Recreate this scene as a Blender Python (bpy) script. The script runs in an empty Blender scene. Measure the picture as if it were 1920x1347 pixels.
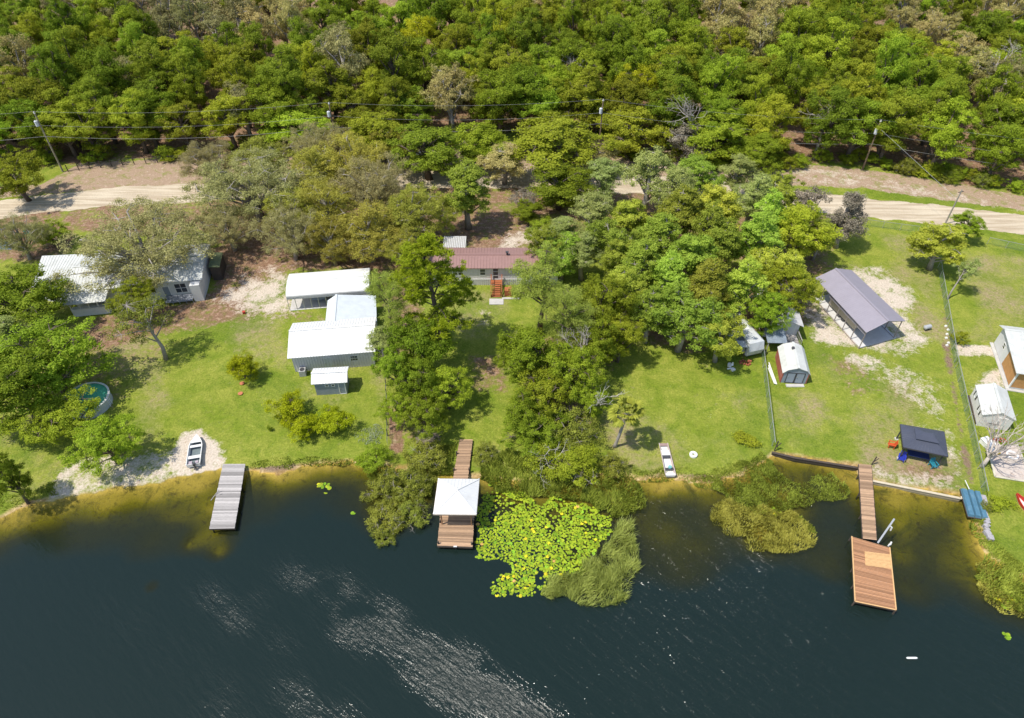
import bpy, math, random
import numpy as np
from mathutils import Vector, Matrix, noise
PI = math.pi
R = math.radians

# ------------------------------------------------------------------ camera, sky, sun, exposure
SC = bpy.context.scene
COL = SC.collection
FPX, PITCH, CAMH = 1281.0, R(43.1), 60.0
cam_d = bpy.data.cameras.new('camera'); cam = bpy.data.objects.new('camera', cam_d); COL.objects.link(cam)
cam.location = (0, 0, CAMH); cam.rotation_euler = (PI/2 - PITCH, 0, 0)
cam_d.sensor_width = 36; cam_d.lens = FPX / 1920 * 36; cam_d.clip_end = 5000; cam_d.clip_start = 0.5
SC.camera = cam
SUN = Vector((-0.500, -0.195, 1.0)).normalized()      # towards the sun
W_ = bpy.data.worlds.new('World'); SC.world = W_; W_.use_nodes = True
nt = W_.node_tree; sky = nt.nodes.new('ShaderNodeTexSky'); sky.sky_type = 'NISHITA'; sky.sun_disc = False
sky.sun_elevation = math.asin(SUN.z); sky.sun_rotation = math.atan2(SUN.x, SUN.y)
bg = nt.nodes['Background']; bg.inputs[1].default_value = 0.15; nt.links.new(sky.outputs[0], bg.inputs[0])
sd = bpy.data.lights.new('sun', 'SUN'); sd.energy = 4.1; sd.angle = R(0.53); sd.color = (1, 0.945, 0.84)
sun = bpy.data.objects.new('sun', sd); COL.objects.link(sun)
sun.rotation_euler = (-SUN).to_track_quat('-Z', 'Y').to_euler(); sun.location = (-40, -10, 90)
SC.view_settings.view_transform = 'Standard'; SC.view_settings.look = 'None'
SC.view_settings.exposure = 0.30; SC.view_settings.gamma = 1
SC.cycles.max_bounces = 8; SC.cycles.diffuse_bounces = 4; SC.cycles.transparent_max_bounces = 12

# ------------------------------------------------------------------ measuring the place off the survey photograph
def W(px, py, z=0.0):
    a = (px - 960) / FPX; b = (673.5 - py) / FPX
    dx, dy, dz = a, math.cos(PITCH) + b * math.sin(PITCH), -math.sin(PITCH) + b * math.cos(PITCH)
    t = (z - CAMH) / dz
    return Vector((dx * t, dy * t, z))
def WP(l, z=0.0): return [W(x, y, z) for x, y in l]
def PX(x, y, z=0.0):
    f = y * math.cos(PITCH) - (z - CAMH) * math.sin(PITCH); u = y * math.sin(PITCH) + (z - CAMH) * math.cos(PITCH)
    return 960 + FPX * x / f, 673.5 - FPX * u / f

# ------------------------------------------------------------------ materials
def new_mat(name):
    m = bpy.data.materials.new(name); m.use_nodes = True
    n = m.node_tree; n.nodes.clear()
    return m, n, n.nodes, n.links
def N(ns, t, **k):
    x = ns.new(t)
    for a, b in k.items():
        if a.startswith('i_'): x.inputs[a[2:].replace('_', ' ')].default_value = b
        else: setattr(x, a, b)
    return x
def srgb(r, g, b): return tuple(((c/255)/12.92 if c/255 <= .04045 else ((c/255+.055)/1.055)**2.4) for c in (r, g, b))
_M = {}
def mat(name, col, rough=0.6, var=0.25, scale=3.0, tone=0.0, bump=0.0, bscale=30.0, metal=0.0, spec=0.35, col2=None, stain=None, stretch=(1, 1, 1), stain_amt=0.55):
    if name in _M: return _M[name]
    m, n, ns, ln = new_mat(name)
    out = N(ns, 'ShaderNodeOutputMaterial'); p = N(ns, 'ShaderNodeBsdfPrincipled'); ln.new(p.outputs[0], out.inputs[0])
    p.inputs['Roughness'].default_value = rough; p.inputs['Metallic'].default_value = metal; p.inputs['Specular IOR Level'].default_value = spec
    tc = N(ns, 'ShaderNodeTexCoord'); mp = N(ns, 'ShaderNodeMapping'); mp.inputs['Scale'].default_value = stretch
    ln.new(tc.outputs['Object'], mp.inputs[0])
    nz = N(ns, 'ShaderNodeTexNoise', i_Scale=scale, i_Detail=6.0, i_Roughness=0.65); ln.new(mp.outputs[0], nz.inputs['Vector'])
    c2 = col2 or tuple(c * (1 - var) for c in col)
    mx = N(ns, 'ShaderNodeMix', data_type='RGBA'); ln.new(nz.outputs[0], mx.inputs[0])
    rp = N(ns, 'ShaderNodeMapRange'); rp.inputs[1].default_value = .3; rp.inputs[2].default_value = .7
    ln.new(nz.outputs[0], rp.inputs[0]); ln.new(rp.outputs[0], mx.inputs[0])
    mx.inputs['A'].default_value = (*c2, 1); mx.inputs['B'].default_value = (*col, 1)
    cur = mx.outputs['Result']
    if stain:
        n2 = N(ns, 'ShaderNodeTexNoise', i_Scale=scale*.45+.3, i_Detail=8.0, i_Roughness=0.75); ln.new(mp.outputs[0], n2.inputs['Vector'])
        r2 = N(ns, 'ShaderNodeMapRange'); r2.inputs[1].default_value = .52; r2.inputs[2].default_value = .72; r2.inputs[4].default_value = stain_amt
        ln.new(n2.outputs[0], r2.inputs[0])
        m2 = N(ns, 'ShaderNodeMix', data_type='RGBA'); ln.new(r2.outputs[0], m2.inputs[0]); ln.new(cur, m2.inputs['A']); m2.inputs['B'].default_value = (*stain, 1)
        cur = m2.outputs['Result']
    if tone:
        at = N(ns, 'ShaderNodeAttribute', attribute_name='tone'); r3 = N(ns, 'ShaderNodeMapRange')
        r3.inputs[3].default_value = 1 - tone; r3.inputs[4].default_value = 1 + tone
        ln.new(at.outputs['Fac'], r3.inputs[0])
        m3 = N(ns, 'ShaderNodeVectorMath', operation='SCALE'); ln.new(cur, m3.inputs[0]); ln.new(r3.outputs[0], m3.inputs['Scale'])
        cur = m3.outputs[0]
    ln.new(cur, p.inputs['Base Color'])
    if bump:
        bz = N(ns, 'ShaderNodeTexNoise', i_Scale=bscale, i_Detail=4.0); ln.new(mp.outputs[0], bz.inputs['Vector'])
        b = N(ns, 'ShaderNodeBump', i_Strength=bump, i_Distance=0.05); ln.new(bz.outputs[0], b.inputs['Height']); ln.new(b.outputs[0], p.inputs['Normal'])
    _M[name] = m
    return m
def leaf_mat(name, dark, light, trans=0.3, objvar=0.18, rough=0.55):
    if name in _M: return _M[name]
    m, n, ns, ln = new_mat(name)
    out = N(ns, 'ShaderNodeOutputMaterial'); p = N(ns, 'ShaderNodeBsdfPrincipled'); t = N(ns, 'ShaderNodeBsdfTranslucent'); ms = N(ns, 'ShaderNodeMixShader')
    ms.inputs[0].default_value = trans; ln.new(p.outputs[0], ms.inputs[1]); ln.new(t.outputs[0], ms.inputs[2]); ln.new(ms.outputs[0], out.inputs[0])
    p.inputs['Roughness'].default_value = rough; p.inputs['Specular IOR Level'].default_value = 0.08
    at = N(ns, 'ShaderNodeAttribute', attribute_name='tone')
    mx = N(ns, 'ShaderNodeMix', data_type='RGBA'); ln.new(at.outputs['Fac'], mx.inputs[0]); mx.inputs['A'].default_value = (*dark, 1); mx.inputs['B'].default_value = (*light, 1)
    oi = N(ns, 'ShaderNodeObjectInfo'); r = N(ns, 'ShaderNodeMapRange'); r.inputs[3].default_value = 1 - objvar; r.inputs[4].default_value = 1 + objvar
    ln.new(oi.outputs['Random'], r.inputs[0])
    hs = N(ns, 'ShaderNodeHueSaturation'); r4 = N(ns, 'ShaderNodeMapRange'); r4.inputs[3].default_value = .5 - objvar*.09; r4.inputs[4].default_value = .5 + objvar*.09
    ml = N(ns, 'ShaderNodeMath', operation='MULTIPLY'); ml.inputs[1].default_value = 7.31; fr = N(ns, 'ShaderNodeMath', operation='FRACT')
    ln.new(oi.outputs['Random'], ml.inputs[0]); ln.new(ml.outputs[0], fr.inputs[0]); ln.new(fr.outputs[0], r4.inputs[0]); ln.new(r4.outputs[0], hs.inputs['Hue'])
    ln.new(r.outputs[0], hs.inputs['Value']); ln.new(mx.outputs['Result'], hs.inputs['Color'])
    ln.new(hs.outputs[0], p.inputs['Base Color']); ln.new(hs.outputs[0], t.inputs['Color'])
    _M[name] = m
    return m

# ------------------------------------------------------------------ object helpers
def tag(o, label=None, cat=None, group=None, kind=None):
    if label: o['label'] = label
    if cat: o['category'] = cat
    if group: o['group'] = group
    if kind: o['kind'] = kind
    return o
def thing(name, label, cat, loc=(0, 0, 0), group=None, rz=0.0):
    o = bpy.data.objects.new(name, None); COL.objects.link(o); o.location = loc; o.rotation_euler = (0, 0, rz); o.empty_display_size = .3
    return tag(o, label, cat, group)
class MB:
    def __init__(s): s.v = []; s.f = []; s.t = []
    def face(s, pts, tone=.5):
        b = len(s.v); s.v += [tuple(p) for p in pts]; s.f.append(tuple(range(b, b + len(pts)))); s.t.append(tone)
    def hexa(s, lo, hi, tone=.5):
        b = len(s.v); n = len(lo); s.v += [tuple(p) for p in lo] + [tuple(p) for p in hi]
        s.f.append(tuple(range(b + n - 1, b - 1, -1))); s.f.append(tuple(range(b + n, b + 2*n)))
        for i in range(n): j = (i + 1) % n; s.f.append((b + i, b + j, b + n + j, b + n + i))
        s.t += [tone] * (n + 2)
    def box(s, c, sz, rz=0.0, tone=.5, tilt=None):
        c = Vector(c); x, y, z = (q / 2 for q in sz); M = Matrix.Rotation(rz, 3, 'Z')
        if tilt: M = M @ Matrix.Rotation(tilt, 3, 'X')
        g = lambda a, b, d: c + M @ Vector((a, b, d))
        s.hexa([g(-x, -y, -z), g(x, -y, -z), g(x, y, -z), g(-x, y, -z)], [g(-x, -y, z), g(x, -y, z), g(x, y, z), g(-x, y, z)], tone)
    def beam(s, p, q, w, h=None, tone=.5):
        p = Vector(p); q = Vector(q); h = h or w; d = (q - p).normalized()
        up = Vector((0, 0, 1)) if abs(d.z) < .95 else Vector((0, 1, 0))
        a = d.cross(up).normalized() * w / 2; b = a.cross(d).normalized() * h / 2
        s.hexa([p - a - b, p + a - b, p + a + b, p - a + b], [q - a - b, q + a - b, q + a + b, q - a + b], tone)
    def tube(s, pts, rad, n=6, tone=.5, cap=True):
        pts = [Vector(p) for p in pts]; b = len(s.v); m = len(pts)
        if not hasattr(rad, '__len__'): rad = [rad] * m
        for i, p in enumerate(pts):
            d = (pts[min(i + 1, m - 1)] - pts[max(i - 1, 0)]).normalized()
            a = d.cross(Vector((0.31, 0.17, 1)) if abs(d.z) < .9 else Vector((1, 0.1, 0))).normalized(); c = d.cross(a)
            for k in range(n):
                w = 2 * PI * k / n; s.v.append(tuple(p + (a * math.cos(w) + c * math.sin(w)) * rad[i]))
        for i in range(m - 1):
            for k in range(n):
                k2 = (k + 1) % n; s.f.append((b + i*n + k, b + i*n + k2, b + (i+1)*n + k2, b + (i+1)*n + k)); s.t.append(tone)
        if cap:
            s.f.append(tuple(b + k for k in range(n - 1, -1, -1))); s.f.append(tuple(b + (m-1)*n + k for k in range(n))); s.t += [tone, tone]
    def prism(s, poly, z0, z1, tone=.5): s.hexa([(p[0], p[1], z0) for p in poly], [(p[0], p[1], z1) for p in poly], tone)
    def slab(s, a, b, c, d, th, tone=.5):
        s.hexa([Vector(p) - Vector((0, 0, th)) for p in (a, b, c, d)], [a, b, c, d], tone)
    def ribbed(s, a, b, c, d, n, th=.05, rib=.035):
        """roof sheet a-b (eave) to d-c (ridge); n ribs running from eave to ridge"""
        a, b, c, d = (Vector(p) for p in (a, b, c, d)); nrm = (b - a).cross(d - a).normalized()
        if nrm.z < 0: nrm = -nrm
        e = [];
        for i in range(n):
            t0 = i / n; e += [(t0, 0), (t0 + .70 / n, 0), (t0 + .76 / n, rib), (t0 + .9 / n, rib), (t0 + .96 / n, 0)]
        e.append((1, 0)); base = len(s.v); m = len(e)
        for t, h in e: s.v.append(tuple(a.lerp(b, t) + nrm * h))
        for t, h in e: s.v.append(tuple(d.lerp(c, t) + nrm * h))
        for i in range(m - 1): s.f.append((base + i, base + i + 1, base + m + i + 1, base + m + i)); s.t.append(.5)
        k = Vector((0, 0, .012)); s.hexa([p - Vector((0, 0, th)) for p in (a, b, c, d)], [p - k for p in (a, b, c, d)])
    def planks(s, a, b, c, d, n, th=.04, gap=.012, rng=None, base=.5, spread=.5):
        """boards parallel to a-b, stacked from a-b to d-c"""
        a, b, c, d = (Vector(p) for p in (a, b, c, d)); rng = rng or random.Random(1); L = (d - a).length; g = gap / L
        for i in range(n):
            t0, t1 = i / n + g, (i + 1) / n - g; j = rng.uniform(-.02, .02); o = Vector((0, 0, rng.uniform(-.006, .006)))
            p, q, r_, u = a.lerp(d, t0), b.lerp(c, t0), b.lerp(c, t1), a.lerp(d, t1)
            x = (q - p).normalized() * j
            s.slab(p - x + o, q + x + o, r_ + x + o, u - x + o, th, min(1, max(0, base + rng.uniform(-spread, spread))))
    def build(s, name, m, parent=None, smooth=False, local=False):
        me = bpy.data.meshes.new(name); off = Vector((0, 0, 0))
        if parent is not None and not local:
            pp = parent
            while pp is not None: off += pp.location; pp = pp.parent
        va = np.array(s.v, dtype=np.float64) - np.array(off)
        me.from_pydata(va.tolist(), [], s.f)
        at = me.attributes.new('tone', 'FLOAT', 'FACE'); at.data.foreach_set('value', np.array(s.t, dtype=np.float32))
        me.materials.append(m)
        if smooth: me.polygons.foreach_set('use_smooth', np.ones(len(me.polygons), dtype=bool))
        me.update(); o = bpy.data.objects.new(name, me); COL.objects.link(o)
        if parent is not None: o.parent = parent
        return o
def raw_mesh(name, V, F4, tone, m):
    """fast mesh from numpy quads (F4: n x 4)"""
    me = bpy.data.meshes.new(name); nv, nf = len(V), len(F4); k = F4.shape[1]
    me.vertices.add(nv); me.vertices.foreach_set('co', V.astype(np.float32).ravel())
    me.loops.add(nf * k); me.loops.foreach_set('vertex_index', F4.astype(np.int32).ravel())
    me.polygons.add(nf); me.polygons.foreach_set('loop_start', np.arange(0, nf * k, k, dtype=np.int32))
    at = me.attributes.new('tone', 'FLOAT', 'FACE'); at.data.foreach_set('value', tone.astype(np.float32))
    me.materials.append(m); me.update(calc_edges=True); me.validate()
    return me
def obj(name, me, parent=None, loc=None):
    o = bpy.data.objects.new(name, me); COL.objects.link(o)
    if parent is not None: o.parent = parent
    if loc is not None: o.location = loc
    return o
def copy_tree(o, parent=None):
    c = o.copy(); COL.objects.link(c); c.parent = parent
    for ch in list(o.children): copy_tree(ch, c)
    return c
# ------------------------------------------------------------------ the lie of the land
def vnoise(x, y, sc, seed):
    x = x / sc + seed * 17.13; y = y / sc - seed * 9.7; xi = np.floor(x).astype(np.int64); yi = np.floor(y).astype(np.int64); fx = x - xi; fy = y - yi
    def h(a, b):
        n = (a * 374761393 + b * 668265263 + seed * 1442695) & 0x7fffffff; n = ((n ^ (n >> 13)) * 1274126177) & 0x7fffffff
        return ((n ^ (n >> 16)) & 0xffff) / 65535.0
    u = fx*fx*(3-2*fx); v = fy*fy*(3-2*fy)
    return (h(xi, yi)*(1-u) + h(xi+1, yi)*u)*(1-v) + (h(xi, yi+1)*(1-u) + h(xi+1, yi+1)*u)*v
def fbm(x, y, sc, seed, o=4):
    r = 0; a = .5; t = 0
    for k in range(o): r = r + a*vnoise(x, y, sc/2**k, seed+k*5); t += a; a *= .55
    return r / t
def seg_dist(X, Y, pts, closed):
    d = np.full(X.shape, 1e9); n = len(pts)
    for i in range(n if closed else n-1):
        ax, ay = pts[i][0], pts[i][1]; bx, by = pts[(i+1) % n][0], pts[(i+1) % n][1]; ex, ey = bx-ax, by-ay
        t = np.clip(((X-ax)*ex + (Y-ay)*ey)/(ex*ex+ey*ey+1e-9), 0, 1); d = np.minimum(d, np.hypot(X-ax-t*ex, Y-ay-t*ey))
    return d
def inside(X, Y, pts):
    r = np.zeros(X.shape, bool); n = len(pts)
    for i in range(n):
        ax, ay = pts[i][0], pts[i][1]; bx, by = pts[(i+1) % n][0], pts[(i+1) % n][1]
        c = (ay > Y) != (by > Y); r ^= c & (X < (bx-ax)*(Y-ay)/((by-ay) if by != ay else 1e-9) + ax)
    return r
def sdf(X, Y, pts):  # positive inside
    d = seg_dist(X, Y, pts, True); return np.where(inside(X, Y, pts), d, -d)
def sstep(a, b, x): t = np.clip((x-a)/(b-a), 0, 1); return t*t*(3-2*t)
WZ = -0.3
shore_px = [(0, 972), (25, 958), (60, 945), (130, 932), (200, 922), (300, 903), (360, 892), (412, 880), (465, 882), (520, 890), (560, 878), (600, 868), (680, 872), (740, 880), (800, 885),
            (850, 890), (900, 900), (960, 905), (1040, 900), (1130, 895), (1200, 905), (1240, 898), (1320, 905), (1390, 895), (1420, 872), (1448, 850), (1530, 865), (1608, 877), (1612, 903), (1635, 904), (1720, 918), (1815, 934),
            (1826, 960), (1832, 1000), (1848, 1040), (1880, 1062), (1920, 1085), (1980, 1120)]
shore = [W(x, y, WZ)[:2] for x, y in shore_px]
water_poly = [(-400, shore[0][1]-14)] + [(-110, shore[0][1]-8)] + [tuple(p) for p in shore] + [(90, shore[-1][1]-10), (400, shore[-1][1]-20), (400, -400), (-400, -400)]
shallow = [(40, 965, 2.4, .22), (110, 948, 2.6, .26), (200, 938, 2.6, .24), (290, 918, 2.6, .22), (370, 905, 2.8, .16), (395, 950, 2.8, .36), (395, 1000, 2.6, .50), (330, 955, 2.6, .70), (230, 970, 2.4, .9), (412, 1032, 1.6, .42), (355, 1018, 1.4, .42), (285, 1100, 1.2, .8), (170, 985, 4, 1.15), (300, 1010, 4, 1.1),
           (560, 885, 1.6, .25), (1680, 935, 3.0, .26), (1760, 945, 2.4, .32), (1690, 980, 2.6, .42), (1690, 1040, 3.0, .55), (1705, 1100, 3.0, .85), (1790, 1050, 4.0, .85), (1250, 1000, 4.5, .8), (1290, 1060, 4.5, 1.0), (1560, 1060, 4, 1.1), (1240, 910, 1.6, .15), (1290, 1010, 3.5, 1.0), (1470, 930, 5, .35), (1590, 895, 2, .22), (1580, 1010, 2, 1.3),
           (1430, 1000, 4, .3), (880, 890, 3.5, .35), (1000, 900, 5, .3), (1120, 920, 5, .3), (1100, 1060, 5, .6), (1870, 1080, 4, .3), (740, 950, 4, .4), (1840, 1000, 2, .3)]
beach = WP([(-60, 950), (110, 885), (150, 862), (250, 852), (330, 845), (345, 818), (372, 808), (412, 835), (425, 880), (300, 915), (100, 940), (-60, 985)])
def ground_z(X, Y):
    X = np.asarray(X, float); Y = np.asarray(Y, float)
    d = -sdf(X, Y, water_poly) + (fbm(X, Y, 2.2, 3, 3) - .5) * 1.0 * sstep(0, 3, np.abs(Y - 20) + 3)
    bch = sstep(-2, 2, sdf(X, Y, beach))
    sl = .42*(1-bch) + .13*bch
    land = np.minimum(0.0, WZ + d*sl) + (fbm(X, Y, 9, 8, 3)-.5)*.12*sstep(2, 6, d)
    dep = .08 + .30*np.maximum(-d, 0)**1.05
    for px, py, r, dd in shallow:
        c = W(px, py, WZ); k = np.exp(-((X-c.x)**2+(Y-c.y)**2)/(r*r)); dep = dep*(1-k) + np.minimum(dep, dd)*k
    dep = dep*(.75+.5*fbm(X, Y, 3.5, 21, 4)); dep = np.minimum(dep, 6)
    return np.where(d > 0, land, WZ - dep), d
def gz(x, y): return float(ground_z(np.array([x]), np.array([y]))[0][0])
def grid_mesh(name, xs, ys, zf, attrs, m):
    X, Y = np.meshgrid(xs, ys); Z = zf(X, Y); nx, ny = len(xs), len(ys)
    V = np.stack([X.ravel(), Y.ravel(), Z.ravel()], 1); i = np.arange(nx*ny).reshape(ny, nx)
    F = np.stack([i[:-1, :-1].ravel(), i[:-1, 1:].ravel(), i[1:, 1:].ravel(), i[1:, :-1].ravel()], 1)
    me = raw_mesh(name, V, F, np.zeros(len(F)), m)
    for k, fn in attrs.items():
        a = me.attributes.new(k, 'FLOAT_COLOR', 'POINT'); ch = fn(X, Y); c = np.zeros((nx*ny, 4), np.float32)
        for q, v in enumerate(ch): c[:, q] = np.clip(v.ravel(), 0, 1)
        a.data.foreach_set('color', c.ravel())
    me.polygons.foreach_set('use_smooth', np.ones(len(me.polygons), dtype=bool))
    return obj(name, me)
road_c = WP([(-400, 440), (-150, 415), (60, 385), (220, 368), (370, 362), (600, 338), (985, 335), (1300, 352), (1620, 390), (1780, 405), (1920, 422), (2200, 465), (2600, 540)])
forest_front = WP([(-700, 335), (-200, 322), (130, 308), (400, 290), (560, 268), (700, 262), (900, 258), (1130, 258), (1290, 288), (1480, 308), (1600, 306), (1700, 322), (1800, 340), (1920, 362), (2100, 395), (2600, 490)])
forest_poly = [tuple(p)[:2] for p in forest_front] + [(900, 900), (-900, 900)]
SAND = [([(325, 850), (345, 812), (375, 806), (420, 838), (425, 878), (380, 897), (320, 905)], 1.0, .7), ([(110, 890), (150, 862), (250, 852), (335, 846), (340, 902), (300, 910), (200, 926), (90, 935)], .62, 1.0),
        ([(455, 520), (540, 495), (548, 590), (500, 598), (430, 575), (400, 560)], .66, 3.0),
        ([(950, 440), (1000, 415), (1045, 430), (990, 470), (930, 470)], .7, 2.0),
        ([(1515, 610), (1560, 510), (1650, 500), (1715, 545), (1702, 595), (1738, 635), (1735, 655), (1690, 668), (1640, 655), (1560, 652), (1530, 640)], .76, 1.6),
        ([(1565, 655), (1620, 662), (1700, 695), (1765, 725), (1765, 790), (1715, 775), (1665, 720), (1600, 692)], .52, 2.0),
        ([(1790, 645), (1870, 650), (1870, 668), (1790, 668)], .8, .5), ([(1700, 790), (1780, 800), (1800, 850), (1800, 900), (1780, 860)], .5, .8),
        ([(1850, 700), (1880, 690), (1885, 735), (1840, 740), (1818, 735)], .75, .8),
        ([(1640, 875), (1780, 893), (1812, 925), (1640, 900)], .5, 1.0),
        ([(895, 580), (925, 582), (920, 612), (893, 610)], .36, .9), ([(1420, 290), (1560, 318), (1800, 360), (1920, 388), (1920, 398), (1700, 365), (1500, 338)], .42, 1.8),
        ([(720, 290), (900, 280), (1000, 310), (1290, 300), (1420, 330), (1300, 350), (1000, 345), (800, 330)], .35, 2.0),
        ([(1500, 600), (1560, 600), (1560, 560), (1500, 545)], .5, 1.0)]
LITT = [([(-300, 400), (60, 395), (150, 425), (130, 475), (60, 490), (-300, 480)], .9, 2), ([(370, 465), (560, 435), (770, 470), (765, 510), (560, 505), (470, 550), (460, 600), (330, 620), (180, 660), (60, 640), (160, 600), (330, 570), (400, 540)], .85, 1.8),
        ([(780, 400), (960, 395), (1100, 425), (1080, 470), (800, 470)], .85, 1.5), ([(726, 755), (752, 755), (756, 850), (730, 850)], .9, .5), ([(1110, 600), (1250, 560), (1500, 480), (1540, 600), (1420, 640), (1300, 660), (1180, 640), (1150, 690), (1110, 660)], .85, 2),
        ([(880, 665), (945, 665), (960, 735), (885, 735)], .6, 1.2), ([(1640, 870), (1750, 860), (1810, 920), (1700, 900)], .55, 1.0), ([(0, 600), (240, 600), (240, 790), (0, 840)], .35, 3), ([(240, 600), (330, 600), (300, 680), (215, 680)], .4, 1.5),
        ([(1540, 660), (1620, 680), (1660, 740), (1600, 740)], .5, 1.5), ([(700, 480), (790, 480), (800, 800), (770, 830), (740, 700)], .6, 1.5), ([(980, 640), (1120, 620), (1110, 830), (990, 800)], .6, 1.5), ([(560, 265), (1300, 265), (1300, 420), (560, 430)], .7, 3), ([(40, 398), (230, 380), (380, 376), (600, 360), (640, 480), (420, 490), (380, 440), (140, 440)], .75, 2.5), ([(1230, 400), (1560, 400), (1560, 520), (1250, 560)], .6, 3), ([(420, 535), (560, 585), (620, 590), (610, 610), (520, 600), (440, 600)], .5, 1.5)]
DIRT = [([(1766, 640), (1782, 640), (1800, 760), (1822, 860), (1834, 932), (1812, 930), (1803, 860), (1785, 760)], .62, .9), ([(1754, 500), (1770, 500), (1785, 640), (1768, 640)], .5, .8), ([(1440, 600), (1450, 600), (1470, 740), (1452, 740)], .25, .6), ([(1230, 885), (1240, 885), (1400, 890), (1420, 905), (1300, 915), (1200, 910)], .6, .5), ([(470, 878), (600, 866), (680, 870), (680, 884), (470, 895)], .8, .5)]
DRY = [([(440, 600), (449, 600), (455, 660), (452, 710), (445, 710), (447, 660)], .9, .5), ([(700, 700), (722, 700), (724, 800), (712, 800)], .6, 1.0), ([(1140, 770), (1200, 790), (1220, 850), (1170, 860), (1140, 830)], .6, 1.5), ([(1460, 770), (1500, 720), (1560, 760), (1540, 850), (1480, 840)], .4, 2.0), ([(1630, 690), (1700, 720), (1720, 800), (1660, 780)], .8, 2.0), ([(1630, 430), (1760, 470), (1775, 640), (1720, 620), (1680, 520)], .6, 2), ([(160, 600), (330, 640), (300, 760), (200, 700)], .55, 2), ([(1510, 640), (1640, 690), (1700, 800), (1640, 830), (1560, 740)], .5, 2), ([(1620, 840), (1800, 860), (1815, 930), (1620, 900)], .95, 1),
       ([(1790, 470), (1960, 480), (1960, 680), (1850, 640)], .45, 2), ([(840, 545), (960, 545), (960, 640), (850, 640)], .5, 1.5), ([(430, 590), (540, 580), (540, 700), (450, 680)], .45, 1.5), ([(0, 820), (110, 850), (110, 930), (0, 950)], .3, 2), ([(1170, 800), (1240, 800), (1240, 880), (1170, 880)], .5, 1.5)]
VERGE = [([(560, 262), (1300, 262), (1320, 350), (560, 335)], .85, 1.5), ([(-300, 370), (80, 345), (150, 308), (420, 290), (580, 272), (600, 330), (370, 346), (150, 358), (-300, 400)], .95, 1.2), ([(1290, 320), (1450, 300), (1560, 312), (1700, 330), (1920, 368), (2300, 430), (2300, 450), (1920, 396), (1750, 372), (1600, 352), (1400, 345)], .95, 1.2)]
def acc(X, Y, L):
    r = np.zeros(X.shape)
    for pl, st, sf in L:
        pw = WP(pl); x0, x1 = min(p.x for p in pw)-8, max(p.x for p in pw)+8; y0, y1 = min(p.y for p in pw)-8, max(p.y for p in pw)+8
        ms = (X > x0) & (X < x1) & (Y > y0) & (Y < y1)
        if ms.any():
            d = sdf(X[ms], Y[ms], pw); r[ms] = np.maximum(r[ms], st*sstep(-sf, sf, d))
    return r
def masks1(X, Y):
    n = fbm(X, Y, 2.0, 40, 4) - .5; n2 = fbm(X, Y, .8, 44, 3) - .5
    sand = acc(X, Y, SAND); sand = np.clip(sand + (n*1.3+n2*.9)*sand*(1.25-sand)*2.2, 0, 1)
    lit = np.maximum(acc(X, Y, LITT), sstep(-2, 3, sdf(X, Y, forest_poly) + n*6)*.95); lit = np.clip(lit + (n*1.2+n2)*lit*(1.2-lit)*2, 0, 1)
    rd = seg_dist(X, Y, road_c, False); road = 1 - sstep(2.9, 3.6, rd + n*1.2)
    vg = acc(X, Y, VERGE); vg = np.clip(vg + (n*1.5)*vg*(1.2-vg)*2, 0, 1)
    return sand, lit, road, vg
def masks2(X, Y):
    n = fbm(X, Y, 3.0, 60, 4) - .5; z, d = ground_z(X, Y)
    dirt = acc(X, Y, DIRT); dirt = np.clip(dirt + n*dirt*(1.2-dirt)*2.4, 0, 1)
    dry = np.clip(acc(X, Y, DRY)*(.8+n*1.6) + np.clip(fbm(X, Y, 7, 70, 4)-.56, 0, 1)*1.8, 0, 1)
    wet = 1 - sstep(0, .9, d + n*.8); dep = np.clip((WZ - z)/3.0, 0, 1)
    return dirt, dry, wet, dep

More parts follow.
